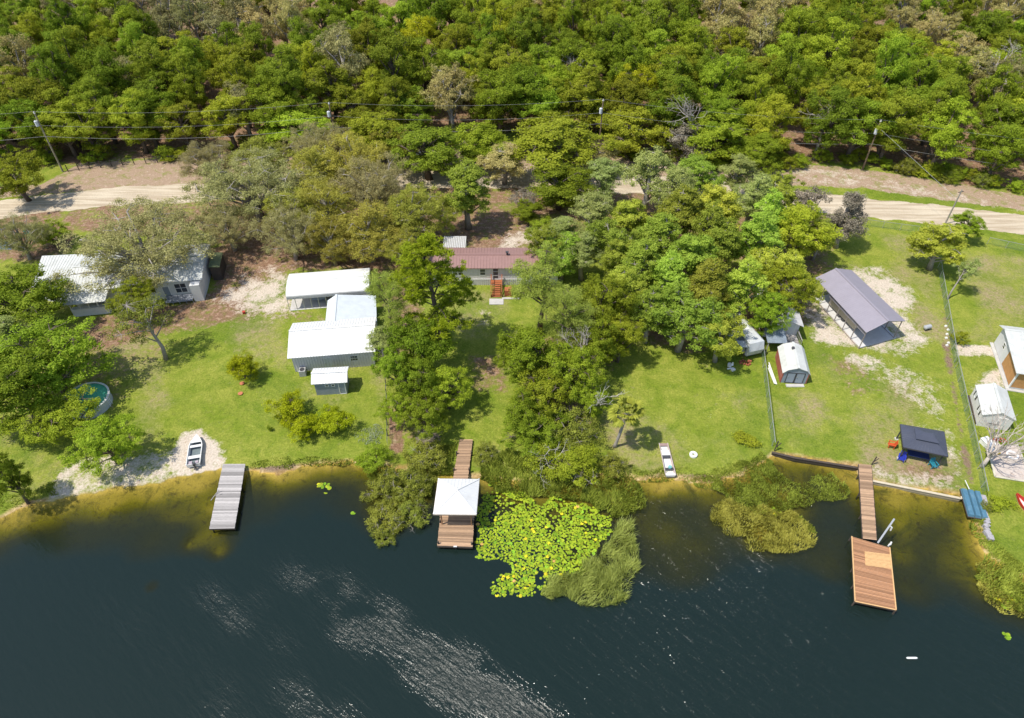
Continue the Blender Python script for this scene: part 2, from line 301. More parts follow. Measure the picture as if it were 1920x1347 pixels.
def ground_material():
    m, n, ns, ln = new_mat('ground'); out = N(ns, 'ShaderNodeOutputMaterial'); p = N(ns, 'ShaderNodeBsdfPrincipled'); ln.new(p.outputs[0], out.inputs[0])
    p.inputs['Roughness'].default_value = .9; p.inputs['Specular IOR Level'].default_value = .1
    tc = N(ns, 'ShaderNodeTexCoord'); a1 = N(ns, 'ShaderNodeVertexColor', layer_name='m1'); a2 = N(ns, 'ShaderNodeVertexColor', layer_name='m2')
    s1 = N(ns, 'ShaderNodeSeparateColor'); s2 = N(ns, 'ShaderNodeSeparateColor'); ln.new(a1.outputs[0], s1.inputs[0]); ln.new(a2.outputs[0], s2.inputs[0])
    def nz(sc, det=5, ro=.65, dist=0.0):
        x = N(ns, 'ShaderNodeTexNoise', i_Scale=sc, i_Detail=float(det), i_Roughness=ro, i_Distortion=dist); ln.new(tc.outputs['Object'], x.inputs['Vector']); return x.outputs[0]
    def rng(v, a, b, c=0.0, d=1.0):
        x = N(ns, 'ShaderNodeMapRange'); x.inputs[1].default_value = a; x.inputs[2].default_value = b; x.inputs[3].default_value = c; x.inputs[4].default_value = d; ln.new(v, x.inputs[0]); return x.outputs[0]
    def mix(f, a, b):
        x = N(ns, 'ShaderNodeMix', data_type='RGBA'); ln.new(f, x.inputs[0])
        for v, k in ((a, 'A'), (b, 'B')):
            if isinstance(v, tuple): x.inputs[k].default_value = (*v, 1)
            else: ln.new(v, x.inputs[k])
        return x.outputs['Result']
    def math_(op, a, b):
        x = N(ns, 'ShaderNodeMath', operation=op)
        for i, v in enumerate((a, b)):
            if isinstance(v, (int, float)): x.inputs[i].default_value = v
            else: ln.new(v, x.inputs[i])
        return x.outputs[0]
    fine = nz(4.2, 7, .75); mid = nz(.55, 6, .7, .6); big = nz(.12, 4, .6, .4); clump = nz(1.6, 5, .7, .3)
    g = mix(rng(fine, .3, .7), (.080, .125, .012), (.25, .315, .034))
    g = mix(rng(mid, .36, .60), g, mix(rng(fine, .3, .7), (.155, .19, .020), (.385, .395, .075)))
    g = mix(rng(big, .45, .65, 0, .55), g, mix(rng(clump, .35, .65), (.07, .12, .008), (.205, .285, .018)))
    dryc = mix(rng(fine, .3, .7), (.20, .155, .075), (.44, .365, .20))
    f = math_('MULTIPLY', s2.outputs[1], rng(clump, .32, .62, .25, 1.1)); col = mix(rng(f, .15, .8), g, dryc)
    blot = nz(.045, 5, .75, .5); col = mix(rng(blot, .52, .60, 0, .55), col, mix(rng(fine, .3, .7), (.05, .105, .010), (.17, .245, .022)))
    sp1 = nz(7.5, 1, .5); sp2 = nz(.5, 3, .6); col = mix(math_('MULTIPLY', rng(sp1, .735, .775), rng(sp2, .45, .6)), col, (.62, .58, .42))
    wn = nz(.8, 6, .8, 1.2); col = mix(rng(wn, .60, .70, 0, .55), col, (.33, .27, .14))
    # leaf litter
    lc = mix(rng(fine, .3, .7), (.10, .05, .03), (.38, .235, .15)); lc = mix(rng(clump, .5, .7), lc, (.45, .32, .22))
    lc = mix(rng(mid, .52, .66, 0, .7), lc, (.13, .16, .03))
    f = math_('ADD', s1.outputs[1], math_('MULTIPLY', math_('SUBTRACT', clump, .5), 1.5)); col = mix(rng(f, .30, .75), col, lc)
    vc = mix(rng(fine, .3, .7), (.26, .17, .11), (.48, .36, .26)); vc = mix(rng(mid, .5, .62, 0, .8), vc, (.22, .23, .06)); vc = mix(rng(clump, .57, .7), vc, (.60, .48, .38))
    f = math_('ADD', a1.outputs[1], math_('MULTIPLY', math_('SUBTRACT', clump, .5), .9)); col = mix(rng(f, .35, .6), col, vc)
    dc = mix(rng(fine, .3, .7), (.13, .085, .055), (.33, .235, .165))
    f = math_('ADD', s2.outputs[0], math_('MULTIPLY', math_('SUBTRACT', clump, .5), .9)); col = mix(rng(f, .35, .6), col, dc)
    # sand
    sc = mix(rng(fine, .3, .7), (.43, .35, .265), (.74, .655, .55)); sc = mix(rng(clump, .56, .68, 0, .8), sc, (.42, .31, .22))
    f = math_('ADD', s1.outputs[0], math_('MULTIPLY', math_('SUBTRACT', clump, .5), 1.6)); f2 = math_('ADD', f, math_('MULTIPLY', math_('SUBTRACT', fine, .5), 1.1)); col = mix(rng(f2, .30, .82), col, sc)
    # road
    mp = N(ns, 'ShaderNodeMapping'); mp.inputs['Scale'].default_value = (.12, 1.5, 1); ln.new(tc.outputs['Object'], mp.inputs[0])
    tr = N(ns, 'ShaderNodeTexNoise', i_Scale=1.0, i_Detail=5.0); ln.new(mp.outputs[0], tr.inputs['Vector'])
    rc = mix(rng(tr.outputs[0], .38, .62), (.40, .31, .21), (.60, .51, .38)); rc = mix(rng(fine, .3, .7, 0, .35), rc, (.62, .55, .43))
    f = math_('ADD', s1.outputs[2], math_('MULTIPLY', math_('SUBTRACT', clump, .5), .5)); col = mix(rng(f, .4, .6), col, rc)
    # shore and lake bed
    wc = mix(rng(fine, .3, .7), (.22, .13, .05), (.48, .31, .12)); wc = mix(rng(mid, .45, .6), wc, (.62, .47, .25)); f = math_('MULTIPLY', s2.outputs[2], math_('SUBTRACT', 1.0, math_('MULTIPLY', s1.outputs[0], .8))); col = mix(rng(f, .2, .9), col, wc)
    bed = mix(rng(a2.outputs[1], .02, .14), (.72, .47, .10), (.36, .30, .012)); bed = mix(rng(nz(.3, 6, .7, .8), .5, .64, 0, .8), bed, (.09, .10, .02)); bed = mix(rng(a2.outputs[1], .12, .5), bed, (.19, .20, .03))
    bed = mix(rng(nz(.9, 6, .75, 1.0), .52, .66, 0, .8), bed, (.10, .075, .02)); bed = mix(rng(fine, .3, .7, 0, .4), bed, (.12, .08, .02)); col = mix(rng(a2.outputs[1], .001, .02), col, bed)
    ln.new(col, p.inputs['Base Color'])
    b = N(ns, 'ShaderNodeBump', i_Strength=.9, i_Distance=.22); hh = math_('ADD', math_('MULTIPLY', nz(5.5, 6, .75), .6), math_('MULTIPLY', clump, .7)); ln.new(hh, b.inputs['Height']); ln.new(b.outputs[0], p.inputs['Normal'])
    return m
gxs = np.concatenate([[-900, -600, -400, -300, -220, -170, -130], np.arange(-105, 105, .36), [130, 170, 220, 300, 400, 600, 900]])
gys = np.concatenate([[-300, -150, -60, -20, 5], np.arange(18, 124, .34), 124 * 1.03 ** np.arange(1, 24), [280, 330, 400, 500, 650, 900]])
ground = grid_mesh('ground', gxs, gys, lambda X, Y: ground_z(X, Y)[0], {}, None or ground_material())
def add_attr(o, k, fn, xs, ys):
    X, Y = np.meshgrid(xs, ys); ch = fn(X, Y); a = o.data.attributes.new(k, 'FLOAT_COLOR', 'POINT'); c = np.zeros((X.size, 4), np.float32)
    for q, v in enumerate(ch): c[:, q] = np.clip(v.ravel(), 0, 1)
    a.data.foreach_set('color', c.ravel())
add_attr(ground, 'm1', masks1, gxs, gys); add_attr(ground, 'm2', masks2, gxs, gys); tag(ground, kind='structure')

# ------------------------------------------------------------------ lake water, clear over the shallows and dark where deep
RUF = [(400, 1120, 4.0, .8), (440, 1160, 3.6, .9), (560, 1085, 4.2, 1.0), (640, 1100, 4.0, .9), (660, 1180, 4.5, 1.0), (720, 1150, 4.0, 1.0), (740, 1200, 4.2, .95), (800, 1225, 4.5, .95), (870, 1240, 3.6, 1.0), (850, 1290, 4.5, 1.0), (930, 1310, 4.5, .95), (990, 1345, 4.0, 1.0), (820, 1255, 4.5, .9), (900, 1290, 4.5, 1.0), (960, 1325, 4.0, 1.0), (620, 1130, 4.5, .7), (690, 1165, 4.5, .85),
       (780, 1270, 3.0, .7), (560, 1310, 4.5, .55), (620, 1345, 4.5, .6), (420, 1345, 4, .45), (480, 1120, 3, .5), (230, 1160, 4.5, .38), (350, 1240, 5, .3), (520, 1200, 3.5, .45), (430, 1290, 3, .35), (1410, 1045, 2.5, .45)]
def ruf_fn(X, Y):
    r = np.zeros(X.shape)
    for px, py, s, a in RUF:
        c = W(px, py, WZ); dx = X-c.x; dy = Y-c.y; u = dx*.86 - dy*.5; v = dx*.5 + dy*.86
        r = np.maximum(r, a*np.exp(-(u*u/(s*s*.55) + v*v/(s*s*.16))))
    r = np.clip(r*1.15, 0, 1)*sstep(.22, .60, fbm(X, Y, 2.6, 91, 5) + .10); calm = sstep(-12, 26, X + (Y-30)*.3)
    return r, calm, fbm(X, Y, 11, 96, 3)
def water_material():
    m, n, ns, ln = new_mat('lake_water'); out = N(ns, 'ShaderNodeOutputMaterial'); p = N(ns, 'ShaderNodeBsdfPrincipled'); tr = N(ns, 'ShaderNodeBsdfTransparent'); ms = N(ns, 'ShaderNodeMixShader')
    tr.inputs[0].default_value = (.93, .97, .93, 1); tc = N(ns, 'ShaderNodeTexCoord'); dc = N(ns, 'ShaderNodeVertexColor', layer_name='dep'); rc = N(ns, 'ShaderNodeVertexColor', layer_name='ruf')
    sp = N(ns, 'ShaderNodeSeparateColor'); ln.new(rc.outputs[0], sp.inputs[0]); sdp = N(ns, 'ShaderNodeSeparateColor'); ln.new(dc.outputs[0], sdp.inputs[0])
    cr = N(ns, 'ShaderNodeValToRGB'); e = cr.color_ramp.elements; e[0].position = 0; e[0].color = (.08, .08, .08, 1); e[1].position = .62; e[1].color = (.96, .96, .96, 1)
    for q, v in ((.05, .17), (.17, .45), (.36, .80)): x = e.new(q); x.color = (v, v, v, 1)
    ln.new(sdp.outputs[0], cr.inputs[0]); ln.new(cr.outputs[0], ms.inputs[0]); ln.new(tr.outputs[0], ms.inputs[1]); ln.new(p.outputs[0], ms.inputs[2]); ln.new(ms.outputs[0], out.inputs[0])
    mx = N(ns, 'ShaderNodeMix', data_type='RGBA'); r0 = N(ns, 'ShaderNodeMapRange'); r0.inputs[1].default_value = .1; r0.inputs[2].default_value = .75; ln.new(sdp.outputs[0], r0.inputs[0]); ln.new(r0.outputs[0], mx.inputs[0])
    mx.inputs['A'].default_value = (.020, .020, .005, 1); mx.inputs['B'].default_value = (.0090, .0185, .0160, 1); ln.new(mx.outputs['Result'], p.inputs['Base Color'])
    p.inputs['IOR'].default_value = 1.33; p.inputs['Specular IOR Level'].default_value = .6
    m0 = N(ns, 'ShaderNodeMapping'); m0.inputs['Rotation'].default_value = (0, 0, R(40)); ln.new(tc.outputs['Object'], m0.inputs[0]); mp = N(ns, 'ShaderNodeMapping'); mp.inputs['Scale'].default_value = (.5, 2.0, 1); ln.new(m0.outputs[0], mp.inputs[0])
    n1 = N(ns, 'ShaderNodeTexNoise', i_Scale=1.0, i_Detail=4.0, i_Roughness=.6, i_Distortion=.35); ln.new(mp.outputs[0], n1.inputs['Vector'])
    n2 = N(ns, 'ShaderNodeTexNoise', i_Scale=4.2, i_Detail=3.0, i_Roughness=.6); ln.new(mp.outputs[0], n2.inputs['Vector'])
    a = N(ns, 'ShaderNodeMath', operation='MULTIPLY_ADD'); ln.new(n2.outputs[0], a.inputs[0]); a.inputs[1].default_value = .36; ln.new(n1.outputs[0], a.inputs[2])
    b = N(ns, 'ShaderNodeBump'); ln.new(a.outputs[0], b.inputs['Height']); b.inputs['Strength'].default_value = 1.0
    q1 = N(ns, 'ShaderNodeMath', operation='MULTIPLY_ADD'); ln.new(sp.outputs[1], q1.inputs[0]); q1.inputs[1].default_value = .10; q1.inputs[2].default_value = .03
    q2 = N(ns, 'ShaderNodeMath', operation='MULTIPLY_ADD'); ln.new(sp.outputs[0], q2.inputs[0]); q2.inputs[1].default_value = .17; ln.new(q1.outputs[0], q2.inputs[2]); ln.new(q2.outputs[0], b.inputs['Distance'])
    ln.new(b.outputs[0], p.inputs['Normal']); q3 = N(ns, 'ShaderNodeMapRange'); q3.inputs[3].default_value = .09; q3.inputs[4].default_value = .27; ln.new(sp.outputs[0], q3.inputs[0]); ln.new(q3.outputs[0], p.inputs['Roughness'])
    return m
wxs = np.concatenate([[-400, -200, -120], np.arange(-90, 90, .5), [120, 200, 400]]); wys = np.concatenate([[-400, -150, -60, -20, 0, 10], np.arange(17, 60, .4)])
water = grid_mesh('water', wxs, wys, lambda X, Y: np.full(X.shape, WZ), {}, water_material())
add_attr(water, 'dep', lambda X, Y: (np.clip((WZ - ground_z(X, Y)[0])/3.0, 0, 1),), wxs, wys); add_attr(water, 'ruf', ruf_fn, wxs, wys); tag(water, kind='structure')
# ------------------------------------------------------------------ trees
BARK = mat('bark', (.17, .13, .10), .9, .5, 6, bump=.5, stretch=(3, 3, .6)); BARKG = mat('bark_grey', (.40, .36, .32), .9, .45, 5, bump=.4, stretch=(3, 3, .6)); BARKD = mat('bark_dead', (.50, .45, .40), .85, .4, 5)
LEAF = dict(feather=leaf_mat('feathery_leaves', (.21, .27, .035), (.56, .62, .13), .45, .1), oak=leaf_mat('oak_leaves', (.15, .195, .014), (.41, .475, .045), .45, .24), oakb=leaf_mat('bright_leaves', (.185, .25, .014), (.49, .57, .052), .45, .24), moss=leaf_mat('mossy_leaves', (.22, .205, .075), (.47, .44, .18), .3, .2),
            olive=leaf_mat('catkin_leaves', (.28, .265, .035), (.62, .59, .11), .38, .26), gum=leaf_mat('gum_leaves', (.22, .29, .026), (.60, .69, .105), .45, .30), silver=leaf_mat('silver_leaves', (.23, .29, .07), (.52, .58, .19), .38, .12),
            pine=leaf_mat('pine_needles', (.16, .22, .010), (.46, .54, .030), .4, .1), tan=leaf_mat('tan_leaves', (.29, .25, .08), (.56, .48, .18), .25, .14), citrus=leaf_mat('citrus_leaves', (.20, .25, .006), (.54, .59, .02), .38, .1),
            shrub=leaf_mat('shrub_leaves', (.13, .155, .022), (.39, .42, .065), .32, .15), gray=leaf_mat('hanging_moss', (.16, .14, .10), (.38, .33, .25), .15, .1), yellow=leaf_mat('yellow_leaves', (.27, .29, .010), (.62, .62, .03), .38, .1),
            dark=leaf_mat('deep_leaves', (.11, .165, .010), (.33, .42, .034), .42, .12), palm=leaf_mat('palm_leaves', (.17, .20, .02), (.50, .52, .08), .3, .05))
def rot_frames(nrm, rng):
    r = rng.normal(size=nrm.shape); a = np.cross(nrm, r); a /= np.linalg.norm(a, axis=1, keepdims=True) + 1e-9; return a, np.cross(nrm, a)
def leaf_mesh(name, P, Nn, S, asp, tone, m, rng):
    a, b = rot_frames(Nn, rng); n = len(P); s = S[:, None]
    V = np.empty((n, 4, 3)); V[:, 0] = P - a*s; V[:, 1] = P + b*s*asp + a*s*.15; V[:, 2] = P + a*s; V[:, 3] = P - b*s*asp + a*s*.15
    V[:, 2] += Nn*s*.25; V[:, 0] -= Nn*s*.1
    return raw_mesh(name, V.reshape(-1, 3), np.arange(n*4).reshape(n, 4), tone, m)
def unit(v): return v / (np.linalg.norm(v, axis=-1, keepdims=True) + 1e-9)
def crown_points(rng, H, Rc, z0, L, lr, nc, shape):
    """lobe centres and clump centres"""
    zc = (z0 + 1) / 2 * H; hz = (1 - z0) / 2 * H; lobes = []
    for i in range(L):
        for _ in range(40):
            u = rng.uniform(-1, 1, 3)
            if np.linalg.norm(u) > 1: continue
            zf = (u[2] + 1) / 2
            k = {'round': 1.0 if zf < .6 else 1 - (zf-.6)*.6, 'cone': 1.08 - zf*.85, 'spread': 1.0 - abs(zf-.45)*.5, 'vase': .55 + zf*.5}[shape]
            c = np.array([u[0]*Rc*.78*k, u[1]*Rc*.78*k, zc + u[2]*hz*.78]); r = Rc*lr*rng.uniform(.75, 1.25)*(.75 if zf > .7 and shape == 'cone' else 1)
            if all(np.linalg.norm(c - q[0]) > .62*(r + q[1])*.8 for q in lobes): break
        lobes.append((c, r))
    cs = []; pl = max(3, nc // L)
    for c, r in lobes:
        d = unit(rng.normal(size=(pl, 3))); d[:, 2] = d[:, 2]*.75 + .12; rr = r*rng.uniform(.6, 1.05, (pl, 1)); cs.append(c + d*rr*np.array([1, 1, .8]))
    C = np.concatenate(cs); C[:, 2] = np.maximum(C[:, 2], z0*H*.75 + .2)
    return lobes, C, zc
def make_tree(sp, seed, H, Rc, z0=.3, L=12, lr=.36, nc=150, nl=55, cr=.65, ls=.17, shape='round', asp=.55, bark=None, flat=.26, hang=0.0, trunks=1, lean=(0, 0), tr=None, limbs=True):
    rng = np.random.default_rng(seed); lobes, C, zc = crown_points(rng, H, Rc, z0, L, lr, nc, shape); off = np.array([lean[0], lean[1], 0.0])
    C = C + off*(C[:, 2:3]/H)**1.2; k = len(C); n = k*nl; ci = np.repeat(np.arange(k), nl)
    nl = int(nl*1.9); ls = ls*.72; n = k*nl; ci = np.repeat(np.arange(k), nl); d = unit(rng.normal(size=(n, 3))); rad = cr*rng.uniform(.1, 1.0, n)**.6*(rng.uniform(.35, 1.0, k)**.8*1.45)[ci]; rad *= rng.uniform(.7, 1.25, n)
    P = C[ci] + d*rad[:, None]*np.array([1, 1, .62])
    if hang: P[:, 2] -= rng.uniform(0, 1, n)**2*hang
    ctr = np.array([0, 0, zc]) + off*.5; out = unit(P - ctr)
    if hang: Nn = unit(rng.normal(size=(n, 3))*np.array([.7, .7, .4]) + d*.3 + np.array([0, 0, .55]))
    else: Nn = unit(d*.5 + out*.6 + np.array([0, 0, flat]) + rng.normal(size=(n, 3))*.6)
    S = ls*rng.uniform(.55, 1.35, n); tone = np.clip(rng.uniform(.15, .85, k)[ci]*.55 + rng.uniform(0, 1, n)*.45 + d[:, 2]*.06, 0, 1)
    crown = leaf_mesh('crown', P, Nn, S, asp, tone, LEAF[sp], rng)
    b = MB(); tr = tr or H*.022 + Rc*.012; rr = random.Random(seed)
    for q in range(trunks):
        o = Vector((rr.uniform(-.2, .2)*(trunks > 1)*2, rr.uniform(-.2, .2)*(trunks > 1)*2, -.25)); top = Vector(off*.6) + Vector((rr.uniform(-.12, .12)*Rc, rr.uniform(-.12, .12)*Rc, z0*H + (1-z0)*H*.55))
        if trunks > 1: top += Vector((rr.uniform(-.4, .4)*Rc, rr.uniform(-.4, .4)*Rc, 0))
        pts = [o, o.lerp(top, .3) + Vector((rr.uniform(-.15, .15), rr.uniform(-.15, .15), 0)) - Vector(off)*.06, o.lerp(top, .65) + Vector((rr.uniform(-.25, .25), rr.uniform(-.25, .25), 0)), top]
        b.tube(pts, [tr*1.35, tr, tr*.72, tr*.35], 7)
        if limbs:
            for i, (c, r) in enumerate(lobes[q::trunks]):
                c = Vector(c + off*(c[2]/H)**1.2); h = min(max((c.z - Rc*.55)/(top.z+.25), .28), .9); s = pts[0].lerp(top, h); m_ = s.lerp(c, .5) + Vector((rr.uniform(-.3, .3), rr.uniform(-.3, .3), rr.uniform(-.1, .35)))*Rc*.15
                b.tube([s, m_, c], [tr*.5, tr*.33, tr*.16], 5, cap=False)
    if limbs:
        nb = 0
        for j in range(0, k, max(1, k//70)):
            c = Vector(C[j]); l = min(lobes, key=lambda q: (Vector(q[0]) - c).length); s = Vector(l[0] + off*(l[0][2]/H)**1.2)
            b.tube([s, s.lerp(c, .55) + Vector((0, 0, rr.uniform(-.1, .2))), c], [tr*.17, tr*.1, tr*.04], 4, cap=False)
    tk = b.build('trunk', bark or BARK, None, smooth=True); tm = tk.data; bpy.data.objects.remove(tk)
    return dict(crown=crown, trunk=tm, H=H, R=Rc, cz=(z0 + 1)/2, off=off)
def pine_tree(seed, H, Rc, z0, nb=46, bend=0.0):
    rng = np.random.default_rng(seed); rr = random.Random(seed); b = MB(); top = Vector((bend, 0, H)); ax = lambda t: Vector((bend*t*t + math.sin(t*5)*.15, math.sin(t*4 + seed)*.2, H*t - .25*(1-t)))
    b.tube([ax(t) for t in (0, .2, .4, .6, .8, 1)], [.30, .25, .21, .16, .10, .03], 8); T = []
    for i in range(nb):
        t = z0 + (1-z0)*((i + .5)/nb)**.85; s = ax(t); w = rr.uniform(0, 2*PI); u = (t-z0)/(1-z0); l = Rc*(1-u)**.55*(.45+.55*min(1, u*4+.3))*rr.uniform(.6, 1.1)+.35
        d = Vector((math.cos(w), math.sin(w), .12 + .5*u)); e = s + d*l + Vector((0, 0, -.06*l)); mid = s.lerp(e, .55) + Vector((0, 0, .12*l)); b.tube([s, mid, e], [.075, .05, .02], 4, cap=False)
        for q in range(int(5 + l*4)):
            f = rr.uniform(.3, 1.05); p = s.lerp(e, f) + Vector((rr.gauss(0, .32), rr.gauss(0, .32), rr.gauss(.12, .16)))*min(1, l*.7); T.append(p)
            if q % 2: b.tube([s.lerp(e, max(0, f-.2)), p], [.02, .01], 3, cap=False)
    C = np.array([tuple(p) for p in T]); k = len(C); nl = 42; n = k*nl; ci = np.repeat(np.arange(k), nl); d = unit(rng.normal(size=(n, 3)) + np.array([0, 0, .5])); ln_ = rng.uniform(.18, .36, n)[:, None]
    side = unit(np.cross(d, rng.normal(size=(n, 3))))*.028; V = np.empty((n, 4, 3)); p0 = C[ci] + rng.normal(size=(n, 3))*.08
    V[:, 0] = p0 - side*.6; V[:, 1] = p0 + side*.6; V[:, 2] = p0 + d*ln_ + side; V[:, 3] = p0 + d*ln_ - side
    tone = np.clip(rng.uniform(.2, .8, k)[ci]*.6 + rng.uniform(0, 1, n)*.4, 0, 1); crown = raw_mesh('crown', V.reshape(-1, 3), np.arange(n*4).reshape(n, 4), tone, LEAF['pine'])
    tk = b.build('trunk', BARK, None, smooth=True); tm = tk.data; bpy.data.objects.remove(tk)
    return dict(crown=crown, trunk=tm, H=H, R=Rc, cz=(z0+1)/2, off=np.array([bend, 0, 0.]))
_P = {}
SPEC = dict(
    oak=lambda s: make_tree('oak', s, 12.5, 4.6, .10, 17, .33, 230, 60, .66, .165), oakb=lambda s: make_tree('oakb', s, 12, 4.5, .10, 16, .33, 230, 60, .66, .165), dark=lambda s: make_tree('dark', s, 12, 4.4, .10, 15, .34, 220, 60, .68, .165),
    tan=lambda s: make_tree('tan', s, 11.5, 4.4, .22, 13, .36, 190, 42, .62, .15, bark=BARKG), fmoss=lambda s: make_tree('moss', s, 11.5, 4.4, .22, 13, .36, 190, 42, .62, .15, bark=BARKG), yellow=lambda s: make_tree('yellow', s, 11, 4, .3, 12, .36, 150, 45, .6, .16),
    moss=lambda s: make_tree('moss', s, 9.5, 7.5, .26, 26, .27, 400, 66, .62, .105, 'spread', bark=BARKG, hang=.35, tr=.38), olive=lambda s: make_tree('olive', s, 10.5, 4.8, .14, 22, .32, 330, 56, .54, .11, bark=BARKG, hang=.12),
    gum=lambda s: make_tree('gum', s, 14, 4.2, .18, 20, .33, 300, 52, .52, .135, 'cone', asp=.75, bark=BARKG), gumr=lambda s: make_tree('gum', s, 12.5, 4.6, .18, 18, .33, 290, 52, .54, .14, 'round', asp=.75, bark=BARKG),
    feather=lambda s: make_tree('feather', s, 14, 3.6, .2, 20, .30, 300, 46, .52, .10, 'round', asp=.4, bark=BARK, hang=.15, tr=.22),
    silver=lambda s: make_tree('silver', s, 13, 3.8, .2, 16, .32, 240, 46, .5, .12, 'cone', bark=BARKG), near=lambda s: make_tree('oakb', s, 9, 4.4, .2, 16, .34, 260, 52, .5, .13), neard=lambda s: make_tree('dark', s, 9, 4.2, .18, 15, .35, 260, 52, .52, .135),
    shrub=lambda s: make_tree('shrub', s, 2.6, 2.2, .05, 12, .38, 130, 46, .34, .085, 'spread', trunks=3, bark=BARKG, tr=.07), shrubg=lambda s: make_tree('oakb', s, 3.2, 2.3, .05, 12, .38, 150, 46, .36, .09, 'round', trunks=3, tr=.07),
    citrus=lambda s: make_tree('citrus', s, 3.0, 1.7, .08, 12, .42, 130, 55, .34, .085, 'round', tr=.08), weed=lambda s: make_tree('oakb', s, 1.3, 1.0, .02, 6, .45, 30, 40, .3, .09, 'round', trunks=2, tr=.03),
    sparse=lambda s: make_tree('shrub', s, 9.5, 3.2, .42, 12, .34, 110, 32, .5, .11, 'round', bark=BARKG, tr=.17, lean=(-.9, .6)), cyp=lambda s: make_tree('gray', s, 10.5, 2.9, .12, 16, .32, 200, 50, .42, .12, 'cone', bark=BARKG, hang=.9),
    pine=lambda s: pine_tree(s, 16.5, 3.8, .28, 52, -.4), pinew=lambda s: pine_tree(s, 13, 3.4, .25, 40, .5), brown=lambda s: make_tree('gray', s, 6, 3.0, .1, 10, .36, 100, 36, .5, .12, 'round', bark=BARKG, trunks=2))
def proto(kind, v):
    if (kind, v) not in _P: _P[(kind, v)] = SPEC[kind](hash_(kind)*10 + v)
    return _P[(kind, v)]
def hash_(s): return sum((i+3)*ord(c) for i, c in enumerate(s)) % 997
def put_tree(kind, v, base, Rm, Hm, rz, label, cat='tree', name='tree', group=None):
    pr = proto(kind, v); z = gz(base[0], base[1])
    t = thing(name, label, cat, (base[0], base[1], max(z, WZ - .4)), group, rz); t.scale = (Rm/pr['R'], Rm/pr['R'], Hm/pr['H'])
    obj('trunk', pr['trunk'], t); obj('crown', pr['crown'], t); return t
def crown_at(cx, cy, wpx, Hm, kind, v):
    zc = proto(kind, v)['cz']*Hm; p = W(cx, cy, zc); sc = FPX/((p.y)*math.cos(PITCH) - (zc - CAMH)*math.sin(PITCH)); return p, wpx/2/sc
